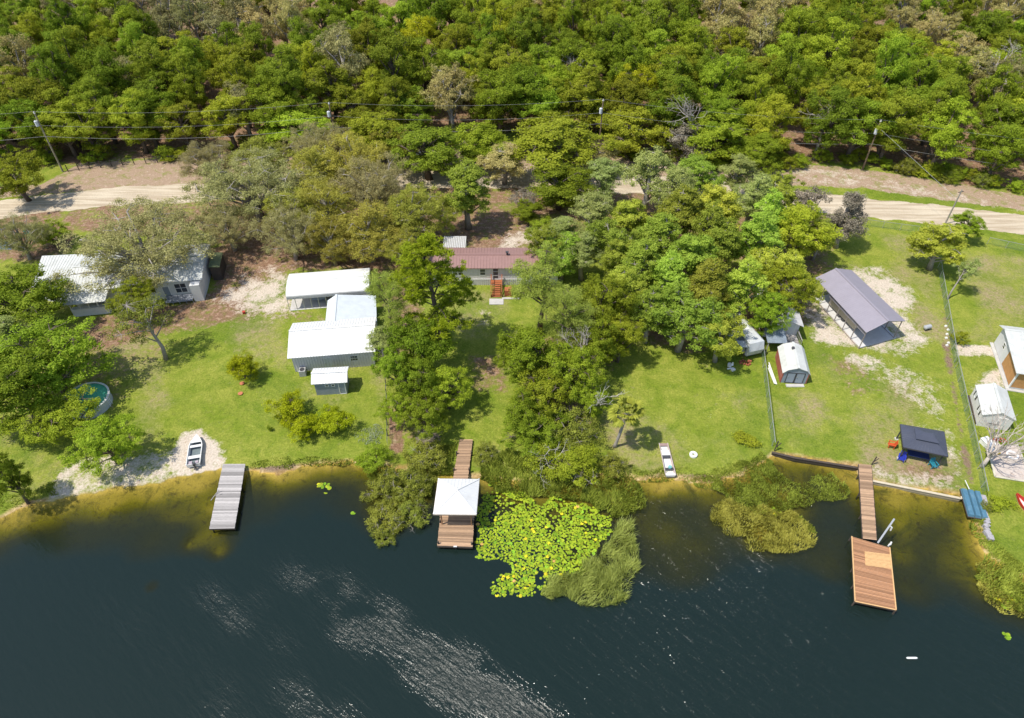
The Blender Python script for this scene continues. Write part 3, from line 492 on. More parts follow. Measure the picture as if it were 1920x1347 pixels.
TREES = [  # kind, variant, crown centre x, y, crown width (photo pixels), height m, turn, label
 ('moss', 0, 262, 452, 270, 10.5, 1.0, 'huge grey mossy live oak spreading bare limbs over the white L-shaped house'),
 ('near', 0, 28, 325, 110, 8.5, .3, 'bright green tree at the left edge beside the sandy road'), ('neard', 1, 30, 560, 170, 9, 2.0, 'full green tree left of the white L-shaped house'),
 ('silver', 2, 15, 625, 100, 7.5, 1.0, 'dull pale tree at the left edge below the white house'),
 ('near', 2, 84, 672, 205, 9.5, 1.3, 'large tree whose upper crown leans over the teal pool'), ('neard', 3, 25, 725, 170, 10, .2, 'dark broad tree at the left edge beside the pool'), ('near', 3, 195, 825, 118, 6.5, 3.0, 'round olive green tree standing just above the white beach'),
 ('near', 4, 112, 778, 135, 6.0, 4.0, 'low bushy tree between the pool and the lake'), ('neard', 5, 8, 890, 70, 8, .6, 'dark tree cut by the left edge above the shoreline'),
 ('sparse', 0, 272, 600, 110, 9.0, .0, 'thin leaning tree with long bare trunk in front of the white house'), ('near', 6, 250, 555, 85, 6.5, 2.2, 'small green tree against the front wall of the white house'),
 ('moss', 1, 470, 345, 225, 10.5, 2.2, 'wide grey-olive mossy oak overhanging the road behind the white house'), ('moss', 2, 540, 430, 130, 8.5, .4, 'smaller grey mossy oak between the road and the arched carport'),
 ('moss', 2, 425, 420, 120, 7.5, 3.4, 'grey mossy oak at the left end of the brown litter yard'), ('olive', 3, 590, 318, 120, 10, 2.9, 'dull golden oak at the left rear of its clump'), ('moss', 0, 590, 270, 110, 9, 1.9, 'grey-olive oak below the second utility pole beside the vivid round tree'), ('olive', 1, 545, 400, 110, 9, 4.9, 'golden olive oak at the far left of its clump'),
 ('olive', 0, 830, 400, 80, 8, 2.2, 'small golden olive oak left of the cone-shaped tree base'), ('olive', 2, 735, 265, 80, 9, 5.4, 'golden tipped oak at the rear right of its clump'),
 ('olive', 0, 655, 300, 130, 11, .3, 'golden olive oak by the road, rear one of its clump'), ('olive', 1, 610, 385, 140, 10.5, 1.3, 'golden olive oak at the left front of its clump above the arched carport'), ('moss', 0, 700, 345, 150, 10.5, 2.3, 'grey-olive oak in the middle of the golden clump by the road'),
 ('olive', 3, 690, 430, 140, 10, 3.3, 'golden olive oak just behind the arched carport roof'), ('olive', 0, 775, 395, 120, 10.5, 4.3, 'golden olive oak at the right end of its clump near the lattice canopy'), ('olive', 1, 620, 450, 100, 8, 5.1, 'low golden olive oak behind the left part of the arched carport'),
 ('olive', 2, 755, 470, 90, 8.5, .9, 'golden olive oak squeezed between carport and tall pine'), ('oakb', 0, 556, 232, 118, 10, .8, 'rounded vivid green tree below the second utility pole'), ('tan', 5, 632, 265, 70, 8, .8, 'small dull brown tree right below the second utility pole'),
 ('oak', 1, 800, 282, 140, 10, 1.7, 'dark green oak over the road left of the light green cone-shaped tree'), ('gum', 0, 874, 350, 122, 13.5, .4, 'light green cone-shaped tree behind the maroon roofed house'), ('tan', 1, 945, 300, 95, 7.5, 1.2, 'thin tan tree at the roadside right of the cone-shaped tree'),
 ('oak', 2, 1040, 275, 175, 11, 2.6, 'wide dark green oak on the road above the maroon roofed house'), ('dark', 3, 1050, 345, 120, 8.5, .2, 'dark green oak in the yard behind the maroon roofed house'), ('brown', 0, 985, 370, 60, 4.5, .5, 'brown scrubby bush under the roadside oak behind the house'),
 ('dark', 4, 990, 395, 55, 4, .9, 'small dark evergreen bush in the yard behind the house'), ('tan', 2, 1115, 285, 80, 7, 2.0, 'bare tan tree beside the wide roadside oak'), ('brown', 1, 1290, 265, 95, 7, 2.0, 'brown-olive bushy tree at the roadside above the silver tree'),
 ('silver', 0, 1218, 320, 110, 13.5, .5, 'tall silvery tree at the top of the leafy mass right of the house'), ('silver', 1, 1110, 395, 110, 10.5, 1.4, 'pale silvery green tree just right of the backyard sand patch'), ('gumr', 0, 1150, 455, 120, 12, 2.1, 'pale green tree at the left rim of the leafy mass'),
 ('gum', 1, 1275, 400, 130, 13.5, .1, 'light green gum tree second row behind the leafy mass centre'), ('gum', 1, 1205, 500, 120, 12.5, 1.9, 'light green gum tree left of centre in the leafy mass'), ('gum', 2, 1345, 385, 120, 13, 2.9, 'light green gum tree at the rear of the leafy mass'),
 ('gum', 2, 1300, 480, 130, 14, 3.8, 'tallest light green gum tree in the middle of the leafy mass'), ('silver', 3, 1415, 370, 95, 11.5, .7, 'silver tipped tree near the road right of the leafy mass top'), ('gum', 3, 1420, 450, 130, 12.5, 4.4, 'light green gum tree at the right of the leafy mass'),
 ('gum', 3, 1395, 540, 120, 12.5, 5.0, 'light green gum tree behind the two lawn sheds'), ('gumr', 0, 1285, 590, 150, 11.5, 5.5, 'light green tree at the front of the leafy mass over the lawn'), ('gum', 1, 1220, 580, 100, 10.5, .8, 'light green tree at the front left of the leafy mass'),
 ('gumr', 2, 1355, 625, 110, 9, 1.5, 'light green tree at the front beside the grey camper trailer'), ('oakb', 2, 1500, 435, 115, 10, 2.4, 'yellow-green tree beside the moss hung cypress'), ('near', 7, 1475, 545, 110, 8.5, 3.1, 'yellow-green tree beside the slate carport'),
 ('near', 1, 1130, 560, 110, 10.5, .4, 'green tree between the tall centre pine and the leafy mass'), ('near', 5, 1165, 625, 90, 8, 1.1, 'shaded green tree above the palm tree lawn'), ('brown', 2, 1520, 375, 70, 6, .3, 'dead brown scrub tree behind the moss hung cypress'),
 ('cyp', 0, 1592, 400, 78, 11, .2, 'dark cypress hung with grey moss beside the sandy road'), ('gumr', 1, 1768, 455, 122, 6.6, 1.0, 'dense bright oak by the top of the long chain fence'), ('oakb', 2, 1812, 424, 55, 5.2, .5, 'small leafy tree touching the short pole at the road'),
 ('pine', 0, 806, 530, 172, 17, .3, 'tall green pine left of the maroon roofed house'), ('feather', 2, 725, 555, 90, 12.5, 1.2, 'feathery green tree beside the big white roof'), ('silver', 1, 715, 640, 75, 8, 2.2, 'thin pale tree overlapping the corner of the big white roof'),
 ('neard', 0, 790, 640, 120, 10, .9, 'deep green tree below the tall left pine'), ('near', 7, 780, 715, 95, 8, 2.9, 'deep green tree left of the bright round tree'), ('near', 9, 838, 722, 92, 6.5, 1.9, 'bright round tree above the centre dock'), ('near', 3, 795, 778, 90, 5.5, 3.9, 'low green tree by the shore left of the centre dock'),
 ('feather', 0, 1015, 530, 128, 14, 2.1, 'feathery grey-green tree in front of the maroon roofed house'), ('feather', 1, 1066, 590, 95, 11.5, 3.1, 'slim pale tree at the right of the feathery grey-green tree'), ('neard', 4, 1010, 665, 135, 9, 1.6, 'deep green broadleaf tree below the feathery grey-green tree'),
 ('near', 8, 1070, 690, 110, 9, 2.6, 'deep green tree beside the twisted dead trunk'), ('near', 5, 1015, 735, 110, 6.5, 3.6, 'green tree in the centre lot above the marsh'), ('near', 6, 1000, 800, 120, 3.6, 4.6, 'leafy thicket beside the lily pads shore'),
 ('shrub', 0, 1075, 800, 110, 3.4, .3, 'grey-green thicket tree below the twisted dead trunk'), ('shrubg', 1, 1062, 862, 130, 3.0, 1.3, 'rounded green shrub under the white dead branches'), ('shrub', 2, 1150, 870, 60, 1.8, 2.3, 'low grey shrub at the edge of the palm lawn'),
 ('gumr', 3, 1022, 462, 80, 9.5, 2.6, 'pale green tree leaning over the right part of the maroon roof'), ('silver', 1, 1130, 325, 95, 9.5, 1.4, 'pale feathery tree over the road above the red-brown bush'), ('gumr', 2, 1310, 325, 105, 10, 2.4, 'light green gum tree on the road side right of the tall silvery tree'), ('silver', 2, 1385, 322, 85, 9, 3.4, 'pale feathery tree over the road right of the leafy mass'),
 ('gumr', 3, 1465, 358, 95, 9.5, 4.4, 'light green gum tree over the road left of the dead scrub tree'), ('silver', 0, 1265, 345, 90, 12, 5.4, 'pale tree just right of the tall silvery tree'), ('gumr', 0, 1055, 475, 105, 9, .6, 'pale green tree hiding the right end of the maroon roof'), ('silver', 3, 1095, 470, 85, 8.5, 1.6, 'silvery green tree right of the maroon roof end'),
 ('oak', 0, 1190, 240, 120, 10, 2.2, 'dark oak by the third utility pole on the roadside'), ('oakb', 1, 1350, 250, 120, 10, 3.2, 'bright oak on the far roadside above the leafy mass'), ('oakb', 3, 1425, 285, 90, 7.5, 1.2, 'low bright oak at the far roadside left of the right verge'), ('oak', 3, 700, 250, 110, 10, 4.2, 'dark oak behind the golden olive clump'), ('oakb', 0, 905, 262, 110, 9.5, 5.2, 'bright oak on the far roadside behind the cone-shaped tree'),
 ('olive', 3, 500, 300, 120, 9.5, 1.2, 'golden olive oak on the far side of the road left of its clump'), ('moss', 1, 395, 300, 110, 8, 1.7, 'small grey mossy oak at the road right of the post fence'),
 ('gum', 0, 1255, 520, 105, 13, .7, 'pointed light green gum in the heart of the leafy mass'), ('gum', 3, 1440, 405, 95, 12.5, 2.7, 'pointed light green gum at the right rear of the leafy mass'), ('gum', 2, 1165, 480, 90, 12, 3.7, 'pointed light green gum at the left of the leafy mass'), ('gum', 1, 1330, 430, 90, 14.5, 4.7, 'pointed light green gum rising above the mass centre'),
 ('gum', 1, 1240, 450, 120, 13, 2.5, 'light green gum tree just below the tall silvery tree'), ('gum', 0, 1170, 540, 100, 11.5, 1.6, 'light green cone-shaped gum left of the leafy mass front'), ('gum', 3, 1330, 540, 130, 12.5, .9, 'light green gum tree centre front of the leafy mass'),
 ('gumr', 0, 1460, 500, 110, 10.5, 2.8, 'light green gum tree between leafy mass and slate carport'), ('gum', 2, 1350, 450, 110, 13.5, 1.1, 'light green pointed gum tree right of the mass centre'), ('gum', 2, 1180, 405, 100, 11.5, 4.2, 'light green gum tree left of the tall silvery tree'), ('gum', 1, 1540, 440, 70, 8.5, 4.2, 'slim light green gum directly left of the moss hung cypress'), ('near', 9, 1440, 585, 80, 7.5, 2.2, 'green tree draped over the deck cabin roof'),
 ('neard', 1, 1120, 640, 90, 8, .9, 'dark green tree filling the gap right of the slim pale tree'), ('near', 8, 960, 660, 70, 6.5, 1.9, 'green tree left of the deep broadleaf tree below the feathery grey-green tree'), ('neard', 3, 985, 770, 80, 5.5, 2.9, 'dark green tree above the lily pads thicket'), ('near', 0, 745, 690, 80, 8.5, 3.9, 'green tree beside the corner of the white workshop'),
 ('near', 2, 1110, 745, 70, 5.5, 2.3, 'narrow tree with pale stems left of the palm'),
 ('citrus', 0, 452, 688, 60, 3.8, .3, 'yellow-green young tree on the lawn left of the big white roof'), ('citrus', 1, 537, 765, 72, 3.0, 1.3, 'yellow-green fruit tree, uppermost of the lawn trio'), ('citrus', 2, 566, 802, 62, 2.6, 2.3, 'small dark fruit tree, lowest of the lawn trio'),
 ('citrus', 3, 630, 784, 72, 2.6, 3.3, 'rounded fruit bush right of the lawn trio'), ('weed', 0, 1803, 633, 26, 2.0, .2, 'small upright bush beside the long chain fence'), ('weed', 1, 505, 803, 10, .9, .2, 'tiny sapling on the lawn left of the fruit trees'),
 ('shrub', 3, 715, 905, 75, 2.4, .1, 'tangled waterside shrub left of the roofed dock, upper left part'), ('shrub', 0, 765, 900, 90, 2.6, 1.1, 'tangled waterside shrub nearest the roofed dock walkway'), ('shrub', 1, 725, 960, 90, 1.9, 2.1, 'tangled shrub standing in the water left of the roofed dock'),
 ('shrub', 2, 770, 955, 75, 1.8, 3.1, 'tangled shrub in the water touching the roofed dock side'), ('shrub', 3, 722, 998, 50, 1.3, 4.1, 'lowest waterside shrub reaching into the lake'), ('shrubg', 0, 700, 855, 70, 2.2, 5.1, 'green shrub on the bank at the property line'),
 ('shrub', 1, 800, 855, 90, 2.2, .7, 'shrub on the bank left of the dock walkway'), ('brown', 3, 810, 820, 60, 1.5, 1.7, 'brown dry bush above the bank shrubs'), ('shrub', 2, 910, 850, 60, 1.5, 1.7, 'shrub on the bank right of the dock walkway'), ('weed', 2, 1400, 822, 50, .9, 1.0, 'spiky low plant on the lawn near the seawall corner'),
 ('shrub', 0, 1850, 950, 24, 1.0, .4, 'small shrub behind the slate-blue covered boat'), ('weed', 3, 1880, 945, 50, .9, .2, 'weedy clump at the foot of the fence near the patio'),
 ('near', 4, 90, 435, 70, 4.0, .2, 'low green tree in brown litter behind the white house'), ('moss', 3, 30, 440, 110, 7, .7, 'sparse grey tree over the brown litter at the left edge'),
 ('near', 1, 745, 760, 70, 5, .6, 'green tree left side of the centre lot near the line fence'), ('shrubg', 2, 1020, 430, 70, 3, .6, 'light green shrub at the sand patch behind the house'), ('silver', 2, 1060, 430, 85, 6, .6, 'light leafy tree at the right of the backyard sand patch')]
for kind, v, cx, cy, w, Hm, rz, lab in TREES:
    if kind[:3] == 'gum': Hm *= (.9, 1.14, 1.0, 1.22, .95)[int(cx) % 5]
    p, rm = crown_at(cx, cy, w, Hm, kind, v); off = proto(kind, v)['off']; s = rm/proto(kind, v)['R']; o = Vector((off[0]*math.cos(rz)-off[1]*math.sin(rz), off[0]*math.sin(rz)+off[1]*math.cos(rz)))*s*.45
    low = kind in ('shrub', 'shrubg', 'weed', 'brown'); nm = 'shrub' if low else {'pine': 'pine_tree', 'pinew': 'pine_tree', 'moss': 'live_oak', 'olive': 'live_oak', 'cyp': 'cypress_tree', 'citrus': 'fruit_tree'}.get(kind, 'leafy_tree')
    put_tree(kind, v, (p.x - o.x, p.y - o.y), rm*(1.05 if kind in ('citrus', 'weed', 'shrub', 'shrubg', 'pine', 'pinew', 'brown') else (1.03 if kind[:3] == 'gum' else 1.12 if kind == 'olive' else 1.2)), Hm, rz, lab, 'shrub' if low else 'tree', nm)

_P[('leaner', 0)] = make_tree('silver', 71, 5.6, 1.7, .52, 9, .42, 80, 40, .38, .10, 'round', bark=BARKG, tr=.11, lean=(2.4, 1.9))
q = W(1776, 562); put_tree('leaner', 0, (q.x, q.y), 1.7, 5.6, 0, 'pale tree leaning right from the long chain fence on a bare grey trunk', 'tree', 'leafy_tree')
# the wood beyond the road: every tree its own
rs = random.Random(5); FT = []
SPECIAL = [(280, 15, 'fmoss', 60), (330, 40, 'fmoss', 45), (400, 30, 'fmoss', 45), (500, 40, 'tan', 40), (250, 140, 'fmoss', 35), (830, 165, 'tan', 25), (1040, 15, 'tan', 45), (1340, 50, 'tan', 45), (1425, 80, 'tan', 45), (1480, 15, 'tan', 40), (1690, 35, 'tan', 45), (1760, 60, 'olivef', 45), (1800, 110, 'tan', 45), (1890, 10, 'tan', 40),
           (1215, 150, 'yellow', 32), (1640, 210, 'yellowg', 35), (780, 75, 'yellow', 25), (640, 110, 'fmoss', 35), (1020, 60, 'oak', 40), (120, 20, 'fmoss', 35), (1560, 20, 'oakb', 40), (1850, 200, 'oakb', 50), (480, 150, 'fmoss', 25), (1060, 190, 'oakb', 35)]
GAPS = [(430, 262, 4.5), (610, 232, 3.5), (1570, 280, 2.5), (320, 285, 2.5)]
gp = [(W(x, y), r) for x, y, r in GAPS]; yy = 118.0; row = 0
while yy < 208:
    st = 7.6 + (yy - 118)*.03; hw = (yy*math.cos(PITCH) + CAMH*math.sin(PITCH))*960/FPX + 6; x = -hw + rs.uniform(0, st)
    while x < hw:
        px, py = x + rs.uniform(-1.6, 1.6), yy + rs.uniform(-1.7, 1.7)
        if inside(np.array([px]), np.array([py]), forest_poly)[0] and all((px-g.x)**2 + (py-g.y)**2 > r*r for g, r in gp): FT.append((px, py))
        x += st*rs.uniform(.85, 1.15)
    yy += st*.88; row += 1
for a, c in zip(forest_front, forest_front[1:]):
    if c.x < -112 or a.x > 112: continue
    n_ = max(1, int((c-a).length/7.0))
    for k_ in range(n_):
        q_ = a.lerp(c, (k_+.5)/n_); q_.y += 1.2 + rs.uniform(-.6, 1.6)
        if abs(q_.x) < 112 and all((q_.x-g.x)**2 + (q_.y-g.y)**2 > (r*.8)**2 for g, r in gp): FT.append((q_.x, q_.y))
FT.sort(key=lambda p: -p[1]); print('forest trees', len(FT))
FT = FT[-298:]
LM = [(90, 'behind the leftmost utility pole'), (330, 'between the two left poles'), (610, 'behind the second utility pole'), (850, 'above the cone-shaped tree'), (1125, 'behind the third utility pole'), (1390, 'above the tall silvery tree'), (1640, 'behind the rightmost utility pole'), (1860, 'at the far right')]
def dist_front(x, y): return float(seg_dist(np.array([x]), np.array([y]), forest_front, False)[0])
cells = {}; rec = []
for i, (x, y) in enumerate(FT):
    df = dist_front(x, y); H = rs.uniform(12, 18.5) if df > 5 else rs.uniform(10, 15); cx, cy = PX(x, y, H*.6); kind = None
    for sx, sy, k, r in SPECIAL:
        if (cx-sx)**2 + ((cy-sy)*1.2)**2 < r*r: kind = {'yellowg': 'oakb', 'olivef': 'tan'}.get(k, k)
    if kind is None: kind = rs.choices(['oak', 'oakb', 'dark', 'fmoss', 'tan'], [.42, .33, .18, .05, .02])[0]
    rowl = 'in the front row of the wood' if df < 7 else ('just inside the wood' if df < 16 else ('deep in the wood' if df < 34 else ('far back in the wood' if df < 55 else 'in the rearmost rows')))
    lm = min(LM, key=lambda q: abs(q[0]-cx)); look = {'oak': 'mid green oak', 'oakb': 'bright green oak', 'dark': 'dark green oak', 'fmoss': 'grey-olive mossy oak', 'tan': 'tan brown oak', 'yellow': 'yellow-green oak'}[kind]
    key = (look, rowl, lm[1]); cells.setdefault(key, []).append((cx, i)); rec.append((kind, x, y, H, key))
ORD = {1: [''], 2: ['left', 'right'], 3: ['left', 'middle', 'right'], 4: ['leftmost', 'second', 'third', 'rightmost'], 5: ['leftmost', 'second', 'third', 'fourth', 'rightmost']}
lab_of = {}
for key, L in cells.items():
    L.sort(); n = len(L)
    for j, (cx, i) in enumerate(L):
        w = ORD[n][j] if n in ORD else (['leftmost', 'second', 'third', 'fourth', 'fifth', 'sixth', 'seventh', 'eighth', 'ninth', 'tenth', 'eleventh', 'twelfth'][min(j, 11)] if j < n-1 else 'rightmost')
        lab_of[i] = (w + ' ' if w else '') + key[0] + ' ' + key[1] + ' ' + key[2]
for i, (kind, x, y, H, key) in enumerate(rec):
    put_tree(kind, i % 4 if kind in ('oak', 'oakb') else i % 3, (x, y), rs.uniform(4.0, 5.9), H, rs.uniform(0, 6.28), lab_of[i], 'tree', 'oak_tree', 'oaks of the wood beyond the road')
# scrub along the foot of the wood
for i in range(60):
    x, y = rs.uniform(560, 1480), rs.uniform(268, 322)
    if seg_dist(np.array([W(x, y).x]), np.array([W(x, y).y]), road_c, False)[0] < 4: continue
    p = W(x, y); k = rs.choice(['brown', 'shrubg', 'shrub', 'brown', 'shrub']); lm = min(LM, key=lambda q: abs(q[0]-x))
    put_tree(k, rs.randrange(3), (p.x, p.y), rs.uniform(1.3, 2.6), rs.uniform(1.4, 3.2), rs.uniform(0, 6), {'brown': 'dull brown', 'shrubg': 'fresh green', 'shrub': 'grey-green'}[k] + ' bush on the far roadside ' + lm[1], 'shrub', 'roadside_bush', {'brown': 'dull brown', 'shrubg': 'fresh green', 'shrub': 'grey-green'}[k] + ' bushes on the far roadside ' + lm[1])
for i in range(110):
    t = rs.uniform(.14, .93); k = rs.randrange(len(forest_front)-1); a, b = forest_front[k], forest_front[k+1]; p = a.lerp(b, rs.random())
    if abs(p.x) > 98: continue
    p.y += rs.uniform(-1.2, 2.5); pr = rs.choice(['shrubg', 'shrubg', 'shrub', 'weed']); v = rs.randrange(3); cx, cy = PX(p.x, p.y); lm = min(LM, key=lambda q: abs(q[0]-cx))
    put_tree(pr, v, (p.x, p.y), rs.uniform(1.0, 2.3), rs.uniform(1.0, 2.8), rs.uniform(0, 6), 'low scrub bush at the foot of the wood ' + lm[1], 'shrub', 'scrub_bush', 'scrub at the foot of the wood ' + lm[1])
# ------------------------------------------------------------------ dead and bare trees, palm
def grow(b, rr, s, d, l, r, depth, spread=.6, kids=(2, 3), up=.1, tips=None):
    m = s + d*l*.5 + Vector((rr.gauss(0, .05), rr.gauss(0, .05), rr.gauss(0, .05)))*l; e = s + d*l + Vector((rr.gauss(0, .06), rr.gauss(0, .06), rr.gauss(0, .06)))*l
    b.tube([s, m, e], [r, r*.8, r*.62], 6 if depth > 2 else 4, cap=depth == 0)
    if tips is not None: tips.append(e)
    if depth == 0: return
    for _ in range(rr.randint(*kids)):
        nd = (d + Vector((rr.gauss(0, spread), rr.gauss(0, spread), rr.gauss(up, spread*.7)))).normalized(); grow(b, rr, e if rr.random() < .6 else m, nd, l*rr.uniform(.6, .85), r*.58, depth-1, spread, kids, up, tips)
def bare_tree(px, py, d, l, r, depth, seed, label, name='bare_tree', m=None, spread=.6, up=.1, trunk_l=0.0, cat='tree', limb=None):
    p = W(px, py); p.z = max(gz(p.x, p.y), WZ-.3); t = thing(name, label, cat, p); rr = random.Random(seed); b = MB(); s = p + Vector((0, 0, -.2)); d = Vector(d).normalized()
    if trunk_l: b.tube([s, s + d*trunk_l*.5 + Vector((.05, 0, 0)), s + d*trunk_l], [r*1.6, r*1.25, r], 8); b.build('trunk', m or BARKD, t, True); b = MB(); s = s + d*trunk_l
    for q in range(3 if trunk_l else 1):
        dd = (d + Vector((rr.gauss(0, spread), rr.gauss(0, spread), rr.gauss(.1, .3)))*(1 if trunk_l else 0)).normalized(); grow(b, rr, s, dd, l, r*.75, depth, spread, up=up)
    if limb:
        for dd, ll in limb: grow(b, rr, s, Vector(dd).normalized(), ll, r*.7, depth, spread*.7, up=up)
    b.build('branches', m or BARKD, t, True); return t
bare_tree(1840, 875, (.15, .1, 1), 2.1, .17, 4, 3, 'leafless pale tree with forked limbs beside the long fence and patio', trunk_l=1.6, m=mat('bark_pale', (.55, .48, .42), .85, .35, 5), spread=.45, limb=[((.9, .3, .55), 2.6), ((1, -.1, .5), 2.2), ((.6, .8, .7), 2.6), ((-.2, .7, .9), 1.8)])
bare_tree(1088, 718, (-.05, .05, 1), 1.9, .13, 4, 8, 'twisted grey dead trunk standing between the centre trees', 'dead_tree', trunk_l=3.5)
bare_tree(1030, 870, (0, -.2, .9), 1.3, .07, 4, 9, 'fan of white dead branches above the lily pads', 'dead_tree', spread=.9, m=mat('bark_white', (.66, .62, .57), .8, .3, 5), trunk_l=.8)
bare_tree(1095, 895, (.1, -.3, .8), 1.0, .06, 3, 12, 'grey dead branch tangle at the marsh right of the lily pads', 'dead_tree', spread=.9, trunk_l=.5)
bare_tree(1105, 790, (.2, .1, .9), 1.6, .09, 3, 14, 'bare white branches sticking out beside the palm', 'dead_tree', spread=.7, trunk_l=2.5, m=mat('bark_white', (.66, .62, .57)))
bare_tree(765, 960, (.1, -.4, .6), 1.1, .06, 4, 21, 'grey bare branch tangle within the waterside shrubs', 'dead_tree', spread=1.0, trunk_l=.4)
for px, py, z, l, lab, sd_ in [(1868, 100, 8, 3.2, 'big pale dead oak crown at the right of the wood', 31), (1560, 170, 6, 2.4, 'white dead snag in the wood behind the rightmost utility pole', 32), (1310, 160, 6, 2.4, 'white dead snag in the wood above the silver tree', 33), (1090, 85, 6, 2.2, 'grey dead snag in the wood above the third utility pole', 34)]:
    p = W(px, py+20, 11); bx, by = PX(p.x, p.y); bare_tree(bx, by, (0, 0, 1), l, .2, 4, sd_, lab, 'dead_tree', spread=.75, trunk_l=z, up=.15)
def palm():
    pr = W(1152, 838); t = thing('palm_tree', 'lone cabbage palm casting a round shadow on the lawn', 'palm', pr); b = MB(); s = pr + Vector((0, 0, -.1)); H = 5.6; top = pr + Vector((.75, .1, H))
    pts = [s.lerp(top, k/10) + Vector((math.sin(k*.3)*.08, 0, 0)) for k in range(11)]; b.tube(pts, [.27, .2] + [.165 + .012*(k % 2) for k in range(7)] + [.2, .24], 10); b.build('trunk', BARKG, t, True)
    sk = MB(); rr = random.Random(4)
    for i in range(16): w = i*2.4; d = Vector((math.cos(w), math.sin(w), -.7)).normalized(); sk.beam(top + Vector((0, 0, -.1)), top + d*rr.uniform(.5, .9) + Vector((0, 0, -.1)), .10, .02)
    sk.build('dead_skirt', mat('dead_frond', (.36, .26, .15), .9), t)
    for i in range(34):
        f = MB(); w = i*2.399; el = rr.uniform(-.55, 1.15) if i > 5 else 1.25; d = Vector((math.cos(w)*math.cos(el), math.sin(w)*math.cos(el), math.sin(el))); st = rr.uniform(1.0, 1.35); h = top + d*st + Vector((0, 0, -.05)); f.tube([top, top + d*st*.5 + Vector((0, 0, .05)), h], [.03, .022, .016], 4)
        side = d.cross(Vector((0, 0, 1))).normalized(); u = side.cross(d).normalized()
        for k in range(17):
            a = (k-8)/8*1.35; q = (d*math.cos(a) + side*math.sin(a)).normalized(); L = rr.uniform(.95, 1.15)*(1-.22*abs(a)); e = h + q*L + Vector((0, 0, -.30*L*rr.uniform(.5, 1.6))); wv = side*math.cos(a)*.085 - d*math.sin(a)*.085; mid = h + q*L*.55 + Vector((0, 0, -.04))
            f.face([h, mid + wv, e, mid - wv], rr.uniform(.1, .9))
        f.build('frond', LEAF['palm'], t)
palm()

# ------------------------------------------------------------------ buildings
WHITE_R = mat('white_metal_roof', (.70, .70, .69), .45, .08, 1.2, spec=.4, stain=(.50, .48, .43), stain_amt=.4); WHITE_OLD = mat('weathered_white_roof', (.60, .61, .58), .55, .18, 1.0, stain=(.33, .33, .29), bump=.1); GREY_R = mat('grey_metal_roof', (.60, .64, .66), .45, .15, 1.2)
MAROON = mat('maroon_metal_roof', (.31, .185, .165), .5, .12, 1.5, stain=(.36, .2, .2), stain_amt=.3); SLATE = mat('slate_metal_roof', (.30, .275, .315), .5, .1, 1.0); DARKR = mat('charcoal_metal_roof', (.066, .074, .105), .45, .15, 1.5)
WALLW = mat('white_siding', (.66, .66, .65), .7, .12, 2, stain=(.45, .43, .4), stain_amt=.3); WALLG = mat('grey_siding', (.72, .68, .68), .75, .15, 2); WALLB = mat('bluegrey_siding', (.26, .30, .36), .7, .15, 2); TRIM = mat('white_trim', (.78, .77, .75), .5, .08); DTRIM = mat('dark_trim', (.06, .06, .065), .5, .2)
WIN = mat('window_pane', (.045, .055, .07), .12, .3, 2, spec=.8); RED = mat('red_siding', (.38, .11, .08), .75, .25, 2, stain=(.45, .3, .27)); CONC = mat('concrete', (.52, .50, .47), .85, .2, 2, stain=(.3, .28, .26), bump=.2); TAN = mat('tan_screen', (.52, .27, .10), .8, .25, 2)
STEEL = mat('galvanised_steel', (.50, .51, .52), .4, .15, 5, metal=.5); DSTEEL = mat('dark_steel', (.10, .10, .11), .45, .2, 5, metal=.3); PINE_W = mat('new_timber', (.42, .23, .12), .8, .3, 6, tone=.35); REDWOOD = mat('stained_timber', (.42, .135, .055), .75, .3, 6, tone=.3); GREYW = mat('grey_boards', (.46, .43, .41), .85, .35, 4, tone=.38, stretch=(1, 8, 1), stain=(.2, .18, .17))
BROWNW = mat('brown_boards', (.48, .31, .19), .8, .35, 4, tone=.42, stretch=(1, 8, 1), stain=(.27, .2, .16)); DARKW = mat('dark_timber', (.09, .07, .055), .85, .35, 5, tone=.3); BRICK = mat('rust_red', (.40, .13, .07), .8, .3, 4)
V3 = lambda p, z=None: Vector((p[0], p[1], z if z is not None else (p[2] if len(p) > 2 else 0)))
